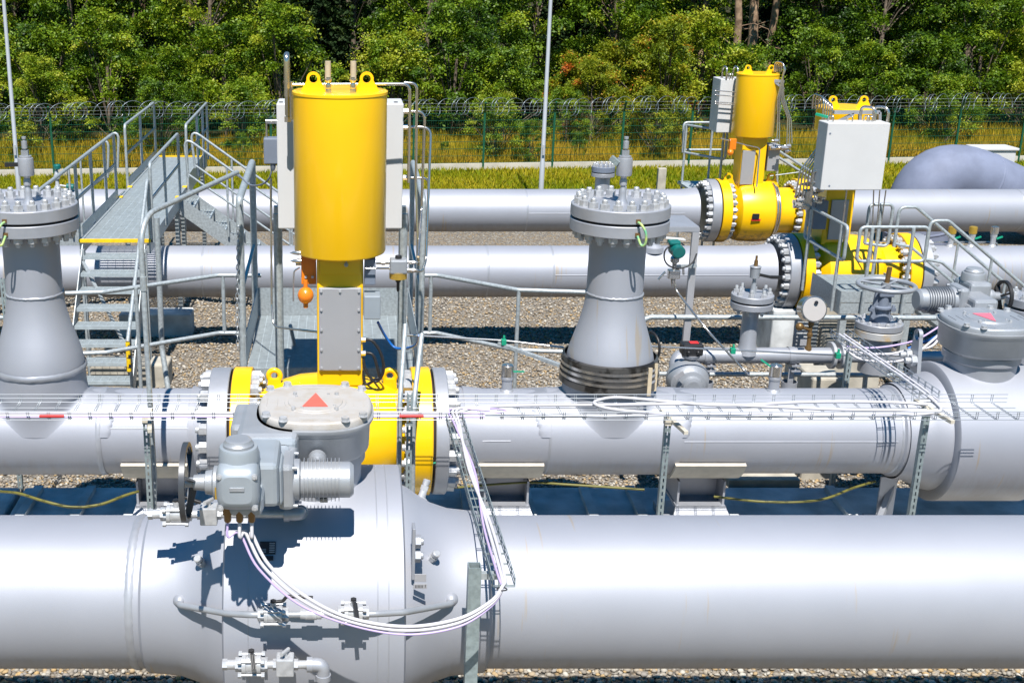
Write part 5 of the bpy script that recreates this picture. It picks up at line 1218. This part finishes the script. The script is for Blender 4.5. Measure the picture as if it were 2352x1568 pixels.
# side flights, left and right
for sg in (1,-1):
    xo = WX1 if sg > 0 else WX0
    flight((xo,20.95,WZ),(sg,0,0),(0,-1*sg,0),10,.86,.2,.27)
    for y in (20.45,21.42):
        MB().tube([(xo+sg*.2,y,2.45),(xo+sg*.14,y,3.15),(xo+sg*3.0,y,1.05),(xo+sg*3.0,y,0)],.022,10,rad=.1).build('handrail', M['galv'], wk)
        MB().tube([(xo+sg*.2,y,2.5),(xo+sg*3.0,y,.5)],.020,8).build('mid_rail', M['galv'], wk)
        for f in (.25,.62): x = xo+sg*(.14+2.86*f); MB().cyl((x,y,2.02-2.0*f-.1),(x,y,3.13-2.08*f),.019,n=8).build('post', M['galv'], wk)
# concrete blocks
BG = 'concrete footing blocks on the gravel'
def block(c0, c1, Y, dep, label, m='concrete'):
    a, b_ = at(c0[0],c0[1],Y), at(c1[0],c1[1],Y); b_.z = -.05; return one(MB().bbox(((a.x+b_.x)/2,Y+dep/2,max(.02,(a.z+b_.z)/2)),(abs(b_.x-a.x),dep,abs(b_.z-a.z)),.03),'concrete_block',M[m],((a.x+b_.x)/2,Y,0),label,'concrete block',BG)
block((205,838),(388,885),16.7,.45,'beige concrete block at the foot of the front stair')
block((272,722),(440,762),19.2,.45,'grey concrete sleeper below the second pipe behind the stair','concrete_dark')
block((1778,712),(1880,800),18.1,.9,'big grey concrete block under the right yellow valves','concrete_dark')
block((1868,868),(1940,890),13.4,.5,'beige concrete block behind the third pipe, left of the slanting tray')
block((1830,835),(1868,865),14.4,.4,'small beige concrete block beside the gauge support')
block((1840,558),(1940,590),20.2,.6,'pale block stack below the farthest yellow valve')
mb = MB(); c = at(343,858,13.6)
t = thing('stair_foot_rail','bent galvanised foot of the conduit stand before the beige block','stand',c)
MB().tube([at(360,500,14.6),at(372,800,14.6),at(388,905,14.4)],.035,10,rad=.2).build('tube', M['galv'], t)
# ================================================================== small bypass line at the right
YB = 12.55; zb = at(1700,816,YB).z; RB_ = .088
xb = lambda px: at(px,816,YB).x
by_ = thing('bypass_pipe', 'small silver bypass pipe lying behind the third pipe at the right', 'pipe', (4.2,YB,zb))
MB().tube([V((xb(1548),YB-.25,zb-.35)),V((xb(1548),YB-.12,zb-.0)),V((xb(1580),YB,zb)),V((xb(1925),YB,zb))],RB_,20,rad=.2,seg=8).build('pipe_run', M['silver'], by_)
mb = MB()
for px in (1905,1925): mb.disc((xb(px),YB,zb),(1,0,0),.15,.035,28,.004)
for k in range(6): q = 2*PI*k/6; mb.nut((xb(1925)+.035,YB+.12*math.cos(q),zb+.12*math.sin(q)),(1,0,0),.024,.03)
mb.build('end_flange', M['nut'], by_)
mb = MB(); mb.tube([V((xb(1560),YB-.02,zb)),V((xb(2000),YB,zb-.02)),V((xb(2300),YB,zb))],.06,16); mb.build('thin_run', M['silver'], by_)
for px in (1622,1816):
    mb = MB(); x = xb(px); mb.lathe((x-.035,YB,zb),(1,0,0),[(0,RB_+.008),(.07,RB_+.008)],24,cap=False); mb.box((x+.05,YB-.02,zb-.10),(.10,.12,.015)); mb.box((x+.05,YB-.02,zb-.16),(.10,.12,.015)); mb.cyl((x+.05,YB-.05,zb-.16),(x+.05,YB-.05,zb-.08),.012,n=8); mb.build('pipe_clamp', M['silver'], by_)
    mb = MB(); mb.lathe((x+.02,YB,0),(0,0,1),[(0,.085),(zb-.30,.085),(zb-.30,.078)],20,cap=False); mb.bar((x+.02,YB-.02,.6),(x+.02,YB-.02,zb-.14),.06,.012,(0,1,0)); mb.build('stand', M['silver'], by_)
# tee with a small blind flange and vent
c = at(1712,800,YB); x = xb(1714); sv = thing('small_flanged_neck', 'small grey flanged neck with a lever vent valve on the bypass pipe', 'pipe neck', (x,YB,zb))
zf = at(1725,688,YB).z
MB().lathe((x,YB,zb+.02),(0,0,1),[(0,.115),(.07,.10),(.12,.086),(zf-zb-.1,.086)],28,cap=False).build('neck_pipe', M['silver'], sv)
a = MB().disc((x,YB,zf-.085),(0,0,1),.222,.065,44,.005).build('lower_flange', M['silver'], sv)
MB().lathe((x,YB,zf-.02),(0,0,1),[(0,.19),(.02,.19)],32,cap=False).build('gasket', M['darkgap'], a)
mb = MB()
for k in range(8): q = PI/4*(k+.5); mb.nut((x+.17*math.cos(q),YB+.17*math.sin(q),zf-.085),(0,0,-1),.032,.03,None,.03,.3*k).cut()
mb.build('flange_nut', M['nut'], a)
a = MB().disc((x,YB,zf),(0,0,1),.222,.065,44,.005).build('blind_flange', M['silver'], sv)
mb = MB()
for k in range(8): q = PI/4*(k+.5); mb.nut((x+.17*math.cos(q),YB+.17*math.sin(q),zf+.065),(0,0,1),.032,.035,None,.045,.3*k).cut()
mb.build('flange_nut', M['nut'], a)
z = zf+.065
v_ = MB().lathe((x,YB,z),(0,0,1),[(0,.035),(.1,.022),(.14,.018),(.17,.02),(.18,.05),(.29,.055),(.3,.062),(.31,.05),(.31,.025)],24).build('vent_valve', M['cast'], sv)
MB().lathe((x,YB,z+.31),(0,0,1),[(0,.022),(.06,.02),(.061,.013),(.11,.012)],14).build('plug', M['brown'], v_)
MB().bar((x+.04,YB-.04,z+.22),(x+.15,YB-.06,z+.2),.015,.03).bar((x+.15,YB-.06,z+.2),(x+.27,YB-.07,z+.2),.018,.034).build('lever', M['black'], v_)
# pressure gauge
c = at(1867,710,YB-.02); pg = thing('pressure_gauge', 'round steel pressure gauge on a thin stem above the bypass pipe', 'gauge', c)
n = V((.05,-1,.22)).normalized(); MB().lathe(c+n*.04,-n,[(0,.135),(.01,.145),(.12,.145),(.14,.12)],40).build('case', M['inox'], pg)
mb = MB(); mb.lathe(c+n*.041,n,[(0,.128),(.003,.125)],40); fc = mb.build('dial', mat('gauge dial', (.55,.52,.5), .3, .2), pg)
mb = MB(); mb.lathe(c+n*.045+V((.01,0,.075)),n,[(0,.022),(.002,.02)],16); mb.bar(c+n*.046+V((-.05,0,-.045)),c+n*.046+V((.03,0,-.04)),.012,.001,tuple(n)); mb.build('dial_mark', M['plate'], fc)
mb = MB(); mb.lathe(V((c.x,c.y,zb+.06)),(0,0,1),[(0,.04),(.04,.036),(.08,.022),(.16,.022),(.165,.03),(.2,.03),(.205,.02),(.28,.02),(.285,.03),(.33,.03),(c.z-zb-.06-.13,.022)],14); mb.cyl(V((c.x,c.y,zb+.3)),V((c.x-.1,c.y,zb+.33)),.02,n=10); mb.sphere(V((c.x-.12,c.y,zb+.335)),.045,12,8); mb.build('stem', M['brown'], pg)
mb = MB(); mb.box(V((c.x-.08,c.y-.05,zb+.17)),(.07,.006,.07)); mb.build('tag_plate', M['panel'], pg)
# ball valve towards the camera with black head
c = at(1580,872,12.1); sb_ = thing('small_ball_valve', 'small round bodied valve with a black head behind the third pipe', 'valve', c)
MB().lathe(c+V((0,.16,0)),(0,-1,-.05),[(0,.12),(.06,.21),(.16,.225),(.24,.20),(.26,.16),(.27,.15),(.30,.15),(.31,.11),(.36,.10),(.37,.07)],40).build('body', M['cast'], sb_)
b = at(1588,800,12.15); mb = MB(); mb.bbox(b,(.22,.16,.13),.02); mb.sphere(b+V((-.05,-.085,-.02)),.022,10,6); mb.sphere(b+V((.05,-.085,-.02)),.022,10,6); hd = mb.build('head', M['black'], sb_)
mb = MB(); mb.box(b+V((.02,0,.067)),(.09,.07,.006)); mb.build('red_label', M['red'], hd)
mb = MB(); mb.lathe(b-V((0,0,.065)),(0,0,-1),[(0,.10),(.03,.09),(.05,.06),(.16,.06)],24); mb.build('stem', M['silver'], sb_)
mb = MB(); mb.bbox(at(1560,862,11.87),(.11,.01,.05),.002,Matrix.Rotation(-.6,3,'Y')); mb.build('tag_plate', M['panel'], sb_)
# gate valve with handwheel
Yg = 12.6; c = at(2018,752,Yg); gv = thing('gate_valve', 'gate valve with a horizontal grey handwheel above a round flange at the right', 'valve', c)
a = MB().disc(c-V((0,0,.09)),(0,0,1),.245,.08,44,.005).build('lower_flange', mat('grey paint with rust bloom', (.50,.50,.50), .45, .2, col2=(.62,.36,.05), vscale=3.5, lo=.5, hi=.62), gv)
MB().lathe(c-V((0,0,.5)),(0,0,1),[(0,.16),(.42,.16)],28).build('body', M['silver'], gv)
a = MB().disc(c,(0,0,1),.245,.07,44,.005).build('bonnet_flange', M['silver'], gv)
MB().nutring(c+V((0,0,.07)),(0,0,1),.205,14,.024,.022,.012).build('nut_ring', M['nut'], a)
w_ = at(2036,655,Yg); mb = MB(); mb.lathe(c+V((0.01,0,.07)),(0,0,1),[(0,.09),(.05,.08),(.09,.06),(.15,.06),(.151,.09),(.17,.09),(.18,.06),(.3,.05)],20)
for s_ in (-1,1): mb.bar(c+V((s_*.085,0,.07)),c+V((s_*.06,0,w_.z-c.z-.06)),.05,.03,(0,1,0)); mb.nut(c+V((s_*.12,-.02,.19)),(0,0,1),.03,.04)
mb.bbox(V((w_.x,Yg-.0,w_.z-.08)),(.16,.12,.08),.01); mb.build('yoke', M['greybox'], gv)
mb = MB(); mb.torus(w_,(0,0,1),.285,.026,48,10)
for k in range(4): q = PI/4+PI/2*k; mb.cyl(w_+V((0,0,.0)),w_+V((.27*math.cos(q),.27*math.sin(q),0)),.014,n=8)
mb.lathe(w_-V((0,0,.03)),(0,0,1),[(0,.05),(.06,.05)],16); mb.build('handwheel', M['cast'], gv)
mb = MB(); mb.cyl(w_,w_+V((.01,0,.2)),.026,n=12); mb.build('stem', M['brown'], gv)
# black handwheel seen edge on right of the banded neck
c = at(1496,795,11.6); one(MB().torus(c,(1,.35,0),.145,.014,32,8),'valve_handwheel',M['black'],c,'black ring handwheel just right of the banded neck','handwheel')
# instrument table with green transmitter
Yi = 13.0; p0, p1 = at(1508,500,Yi+.6), at(1606,523,Yi)
it = thing('instrument_stand', 'grey steel stand with a small roof plate between the banded neck and the yellow valves', 'stand', (p1.x,Yi,0))
zt = p1.z; MB().prism([V((p1.x-.62,Yi,zt)),V((p1.x,Yi,zt)),V((p1.x,Yi+.62,zt)),V((p1.x-.62,Yi+.62,zt))],(0,0,.012)).box((p1.x-.31,Yi-.004,zt-.02),(.62,.008,.05)).build('roof_plate', M['silver'], it)
MB().bar((p1.x-.03,Yi+.02,0),(p1.x-.03,Yi+.02,zt-.002),.075,.05,(0,1,0)).build('leg', M['panel'], it)
MB().bar(at(1545,612,Yi-.05),at(1600,610,Yi-.05),.03,.03).build('arm', M['galv'], it)
c = at(1552,574,Yi-.1); tm = thing('pressure_transmitter', 'dark green pressure transmitter with its manifold on the grey steel stand', 'transmitter', c)
mb = MB(); mb.lathe(c+V((0,.07,.01)),(.08,-1,-.1),[(0,.05),(.02,.075),(.11,.075),(.13,.07),(.17,.07),(.175,.055)],24); mb.bbox(c+V((-.02,.02,.08)),(.13,.14,.06),.025); mb.build('housing', M['teal'], tm)
mb = MB(); mb.lathe(c-V((0,0,.06)),(0,0,-1),[(0,.03),(.03,.05),(.07,.05),(.09,.025),(.16,.022)],16); mb.bbox(c-V((0,0,.27)),(.13,.08,.10),.01); mb.cyl(c-V((.1,.02,.24)),c-V((.17,.02,.33)),.012,n=8); mb.cyl(c-V((-.1,.0,.2)),c-V((-.11,.0,.28)),.012,n=8); mb.lathe(c-V((0,0,.32)),(0,0,-1),[(0,.03),(.05,.02),(.09,.012)],12); mb.build('manifold', M['inox'], tm)
cab([at(1540,563,Yi-.12),at(1527,577,Yi-.14),at(1527,598,Yi-.16),at(1540,612,Yi-.18),at(1565,616,Yi-.18),at(1590,604,Yi-.15),at(1600,583,Yi-.06)],.009,'cable',M['black'],'black cable looped round the green transmitter')
cab([at(1548,640,Yi-.1),at(1550,655,Yi-.1),at(1560,676,Yi-.15),at(1624,757,Yi-.6),at(1698,838,12.3),at(1720,862,12.2)],.012,'impulse_tube',M['inox'],'thin steel tube slanting down from the green transmitter','tube',None,5)
one(MB().bar(at(1526,545,Yi),at(1572,549,Yi),.12,.01),'sun_shield',M['white'],at(1550,547,Yi),'small pale shield plate above the green transmitter','plate')
# long thin tube with green clips
mb = MB(); mb.tube([at(930,769,11.6),at(1160,782,11.7),at(1295,798,11.6)],.012,8); one(mb,'impulse_tube',M['inox'],at(1000,772,11.6),'thin steel tube from the yellow valve to the banded neck','tube')
mb = MB(); mb.tube([at(1470,794,11.9),at(1920,815,11.9),at(2100,818,11.9)],.010,8); one(mb,'impulse_tube',M['inox'],at(1700,803,11.9),'thin steel tube running level right of the banded neck','tube')
for px, py, Y, lb in ((1157,785,11.66,'green tube clip left of the banded neck'),(1683,805,11.86,'green tube clip where the slanting tube crosses the level one'),(1924,816,11.86,'green tube clip beside the slanting cable tray')):
    c = at(px,py,Y); one(MB().bbox(c,(.05,.06,.06),.006).box(c+V((0,-.01,.045)),(.02,.02,.05)),'tube_clip',M['greenclip'],c,lb,'clip','green tube clips')
mb = MB(); mb.bar(at(1145,788,11.7),at(1290,840,11.3),.05,.03); one(mb,'tray_arm',M['galv'],at(1200,805,11.6),'perforated galvanised arm leaning on the banded neck foot','arm')
# pressure tappings with steel caps on the third pipe
TG = 'capped pressure tappings on the third pipe'
for px, lb in ((1149,'capped tapping on the third pipe left of the banded neck'),(1738,'capped tapping on the third pipe below the slanting tube')):
    x = X3(px)*1.03; t = thing('capped_tapping', lb, 'tapping', (x,P3[0],P3[1]+RT), TG); z0 = P3[1]+RT
    MB().lathe((x,P3[0],z0-.02),(0,0,1),[(0,.075),(.03,.06),(.04,.05),(.13,.05),(.135,.057),(.16,.057),(.17,.045)],24).build('body', M['silver'], t)
    MB().lathe((x,P3[0],z0+.15),(0,0,1),[(0,.058),(.10,.058),(.108,.05),(.11,.02),(.12,.015)],24).build('cap', M['inox'], t)
    if px < 1500: MB().bar((x+.05,P3[0],z0+.19),(x+.16,P3[0],z0+.19),.012,.012).build('seal', M['greenclip'], t)
    else: MB().bar((x-.05,P3[0],z0+.24),(x-.14,P3[0]+.03,z0+.30),.03,.01).build('seal', M['greenclip'], t)
# ================================================================== platform before the white cabinet valve
rp = thing('access_platform', 'galvanised grating platform with rails and a stair below the white cabinet', 'platform', (7.7,17,0))
Z = 1.45; ya, yb = 16.6, 17.7; x0, x1 = at(1933,673,16.6).x, at(2106,673,16.6).x
grating(MB(), x0, x1, ya+.01, yb, Z, 'x', .035, .007, .03, .11).build('grating', M['grate'], rp)
mb = MB(); mb.box(((x0+x1)/2,ya,Z-.05),(x1-x0,.012,.16)); mb.box(((x0+x1)/2,ya+.006,Z-.22),(x1-x0,.012,.16)); mb.bar((x0,ya,Z-.14),(x0,yb,Z-.14),.012,.34); mb.bar((x1,ya,Z-.14),(x1,yb,Z-.14),.012,.34); mb.build('fascia', M['galv'], rp)
def loop(pts, r=.024): MB().tube([V(p) for p in pts]+[V(pts[0]), V(pts[1])] if False else [V(p) for p in pts], r, 10, rad=.08).build('guard_rail', M['galv'], rp)
zt_, zm = 2.42, 1.93
xa_, xb2 = at(1975,520,ya).x, at(2132,520,ya).x
loop([((xa_+xb2)/2,ya-.03,zm),(xa_,ya-.03,zm),(xa_,ya-.03,zt_),(xb2,ya-.03,zt_),(xb2,ya-.03,zm),((xa_+xb2)/2,ya-.03,zm)])
for px in (2000,2094): x = at(px,526,ya).x; MB().cyl((x,ya-.06,Z-.3),(x,ya-.06,zt_-.01),.025,n=10).build('post', M['galv'], rp)
xl = x0-.03
loop([(xl,(ya+yb)/2,zm),(xl,ya+.0,zm),(xl,ya+.0,zt_),(xl,yb+.4,zt_),(xl,yb+.4,zm),(xl,(ya+yb)/2,zm)])
for y in (ya+.15,yb+.2): MB().cyl((xl-.02,y,Z-.3),(xl-.02,y,zt_-.01),.024,n=10).build('post', M['galv'], rp)
loop([(x1-.35,yb,zm),(x1-.35,yb,zt_+.1),(x1,yb,zt_+.1),(x1,yb,zm-.05),(x1-.35,yb,zm)])
MB().cyl((x1-.17,yb,Z-.2),(x1-.17,yb,zt_+.08),.024,n=10).build('post', M['galv'], rp)
for y in (ya+.02,yb-.1):
    MB().tube([(x1+.05,y,1.9),(x1+.05,y,2.5),(x1+.3,y,2.5),(x1+2.3,y,.95),(x1+2.3,y,0)],.024,10,rad=.1).build('stair_handrail', M['galv'], rp)
    MB().tube([(x1+.05,y,1.95),(x1+.3,y,1.9),(x1+2.2,y,.45)],.022,10,rad=.1).build('stair_mid_rail', M['galv'], rp)
    for f in (.35,.75): MB().cyl((x1+.3+2*f,y,1.35-1.5*f),(x1+.3+2*f,y,2.5-1.55*f),.02,n=8).build('post', M['galv'], rp)
    MB().bar((x1,y,1.35),(x1+2.,y,-.05),.012,.2).build('stair_stringer', M['galv'], rp)
for i in range(6): MB().box((x1+.18+.3*i,(ya+yb)/2-.03,1.25-.21*i),(.25,yb-ya-.15,.035)).build('tread', M['grate'], rp)
for x in (x0+.08,x1-.08):
    for y in (ya+.05,yb-.1): MB().bar((x,y,0),(x,y,Z-.3),.09,.09,(0,1,0)).build('leg', M['galv'], rp)
MB().bar((x0+.1,ya+.02,.1),(x0+.75,ya+.02,1.1),.06,.05).build('brace', M['galv'], rp)
for k in range(5): block((1880+8*k,735+17*k),(2030,740+17*k),17.9-.35*k,.12,('pale concrete kerb strip under the platform, '+('farthest','second farthest','middle','second nearest','nearest')[k]+' of five'))
# ================================================================== rails beside the farthest yellow valve
r1 = thing('access_platform', 'small platform with galvanised guard rails left of the farthest yellow valve', 'platform', (7.2,24,0))
Yr = 23.6; 
a = at(1590,305,Yr-.3); zt_ = a.z; zd = zt_-1.2
xs_, xe = at(1592,420,Yr).x, at(1690,420,Yr).x
MB().box(((xs_+xe)/2,Yr+.5,zd),(xe-xs_,1.2,.05)).build('deck', M['grate'], r1); MB().box(((xs_+xe)/2,Yr-.1,zd+.03),(xe-xs_,.01,.2)).build('toe_plate', M['galv'], r1)
MB().tube([(xs_,Yr+.9,zt_-.55),(xs_,Yr+.9,zt_),(xs_+.55,Yr-.1,zt_),(xs_+.55,Yr-.1,zt_-.55),(xs_,Yr+.9,zt_-.55)],.024,8,rad=.08).build('guard_rail', M['galv'], r1)
MB().tube([(xs_,Yr+.9,zt_-.55),(xs_,Yr+1.0,zt_+.03),(xe,Yr+1.0,zt_+.03)],.024,8,rad=.08).build('guard_rail', M['galv'], r1); MB().tube([(xs_,Yr+1.0,zt_-.52),(xe,Yr+1.0,zt_-.52)],.022,8).build('guard_rail', M['galv'], r1)
for x, y in ((xs_+.02,Yr+.85),(xs_+.5,Yr-.05),(xe-.25,Yr+1.0)): MB().cyl((x,y,0),(x,y,zt_),.024,n=8).build('post', M['galv'], r1)
for py, dz in ((330,0),(345,0)): MB().tube([at(1762,py,23.6),at(1880,py+75,23.6)],.026,8).build('stair_handrail', M['galv'], r1)
MB().cyl(at(1785,355,23.5),at(1785,425,23.5),.022,n=8).build('post', M['galv'], r1); MB().tube([at(1765,405,23.3),at(1840,395,23.3)],.012,6).build('cross_tube', M['galv'], r1)
# ================================================================== poles, posts, boxes beyond
PG = 'tall grey light poles behind the far pipe'
for px0, px1, py, lb in ((43,5,430,'tall grey light pole at the left edge'),(1243,1266,432,'tall grey light pole in the middle')):
    Y = 30.; b = at(px0,py,Y); one(MB().lathe((b.x,Y,0),(0,0,1),[(0,.065),(1.2,.062),(1.22,.052),(9,.035)],16).box((b.x-.0,Y-.09,1.5),(.06,.02,.25)),'light_pole',M['marble'],(b.x,Y,0),lb,'light pole',PG)
p = at(1521,386,29.6); one(MB().bbox((p.x,29.6,p.z/2),(.20,.14,p.z),.012),'marker_post',M['concrete'],(p.x,29.6,0),'short cream marker post on the lawn right of the banded neck','post')
p, q = at(2250,345,30), at(2330,380,30); one(MB().bbox(((p.x+q.x)/2,30.3,p.z/2),(q.x-p.x,.6,p.z),.03).bbox(((p.x+q.x)/2,30.3,p.z+.02),(q.x-p.x+.08,.68,.06),.01),'utility_box',M['white'],((p.x+q.x)/2,30.3,0),'white utility box on the lawn above the pipe bend','box')
# small blind flanged neck on the far pipe, seen behind the banded one
x = at(1384,415,P1[0]).x; t = thing('small_flanged_neck','small dark topped flanged neck on the farthest pipe behind the banded one','pipe neck',(x,P1[0],P1[1]))
z1 = at(1384,395,P1[0]).z; MB().cyl((x,P1[0],P1[1]+.3),(x,P1[0],z1),.14,n=24).build('neck_pipe', M['silver'], t); f_ = MB().disc((x,P1[0],z1-.08),(0,0,1),.22,.07,32,.005).build('lower_flange', M['silver'], t)
f_ = MB().disc((x,P1[0],z1+.01),(0,0,1),.22,.10,32,.005).build('blind_flange', M['greybox'], t); MB().nutring((x,P1[0],z1+.11),(0,0,1),.17,12,.035,.035,.03).build('nut_ring', M['nut'], f_)
# instrument with green heads on the far pipe at the left
c = at(133,440,P1[0]-.1); t = thing('flow_transmitter','small instrument with two green heads on the far pipe behind the left neck','transmitter',c)
mb = MB(); mb.disc(c,(0,0,1),.13,.05,24); mb.lathe(c+V((0,0,.05)),(0,0,1),[(0,.08),(.08,.04),(.2,.03),(.2,.06),(.26,.06),(.3,.04),(.36,.03)],16); mb.cyl(c+V((.05,0,.12)),c+V((.2,-.02,.10)),.02,n=8); mb.build('body', M['nut'], t)
mb = MB(); mb.cyl(c+V((.18,-.02,.10)),c+V((.32,-.03,.09)),.06,n=16); mb.build('head', M['teal'], t)
mb = MB(); mb.lathe(c+V((.02,0,.42)),(0,0,1),[(0,.04),(.02,.07),(.08,.07),(.1,.05)],16); mb.build('head', M['teal'], t)
# three capped valves and their tubes on the second pipe at the right
VG = 'small capped valves on the second pipe'
for k, (px, py) in enumerate(((2174,590),(2221,590),(2270,590))):
    b = at(px,618,P2[0]-.0); b.z = P2[1]+RT; lb = ('leftmost','middle','rightmost')[k]+' of three small capped valves on the second pipe'
    t = thing('capped_valve', lb, 'valve', b, VG); MB().lathe(b,(0,0,1),[(0,.06),(.03,.04),(.14,.04),(.16,.05),(.2,.05)],14).build('body', M['nut'], t)
    MB().lathe(b+V((0,0,.2)),(0,0,1),[(0,.05),(.01,.06),(.11,.06),(.12,.04)],16).build('cap', M['brass'] if k < 2 else M['inox'], t); MB().bar(b+V((.05,0,.12)),b+V((.13,-.02,.16)),.04,.02).build('handle', M['greenclip'], t)
    e = at((2194,2242,2292)[k],(576,565,556)[k],P2[0]+.1); s_ = V((x1+.1,P2[0]+.1,e.z)); MB().tube([s_,e,V((e.x,e.y,P2[1]+.3))],.014,6,rad=.08).build('tube', M['inox'], t)
# big flanged stub cut by the right edge
c = at(2352,700,12.9); t = thing('flanged_stub','dark gapped flange stub cut by the right edge of the picture','pipe neck',c)
a = MB().disc(c-V((-.12,0,.12)),(0,0,1),.30,.09,40,.005).build('lower_flange', M['silver'], t); a = MB().disc(c-V((-.12,0,.0)),(0,0,1),.30,.09,40,.005).build('blind_flange', M['silver'], t); MB().nutring(c+V((.12,0,.09)),(0,0,1),.24,12,.034,.035,.03).build('nut_ring', M['nut'], a)
MB().cyl(c+V((.12,0,-1)),c+V((.12,0,-.1)),.14,n=24).build('neck_pipe', M['silver'], t)
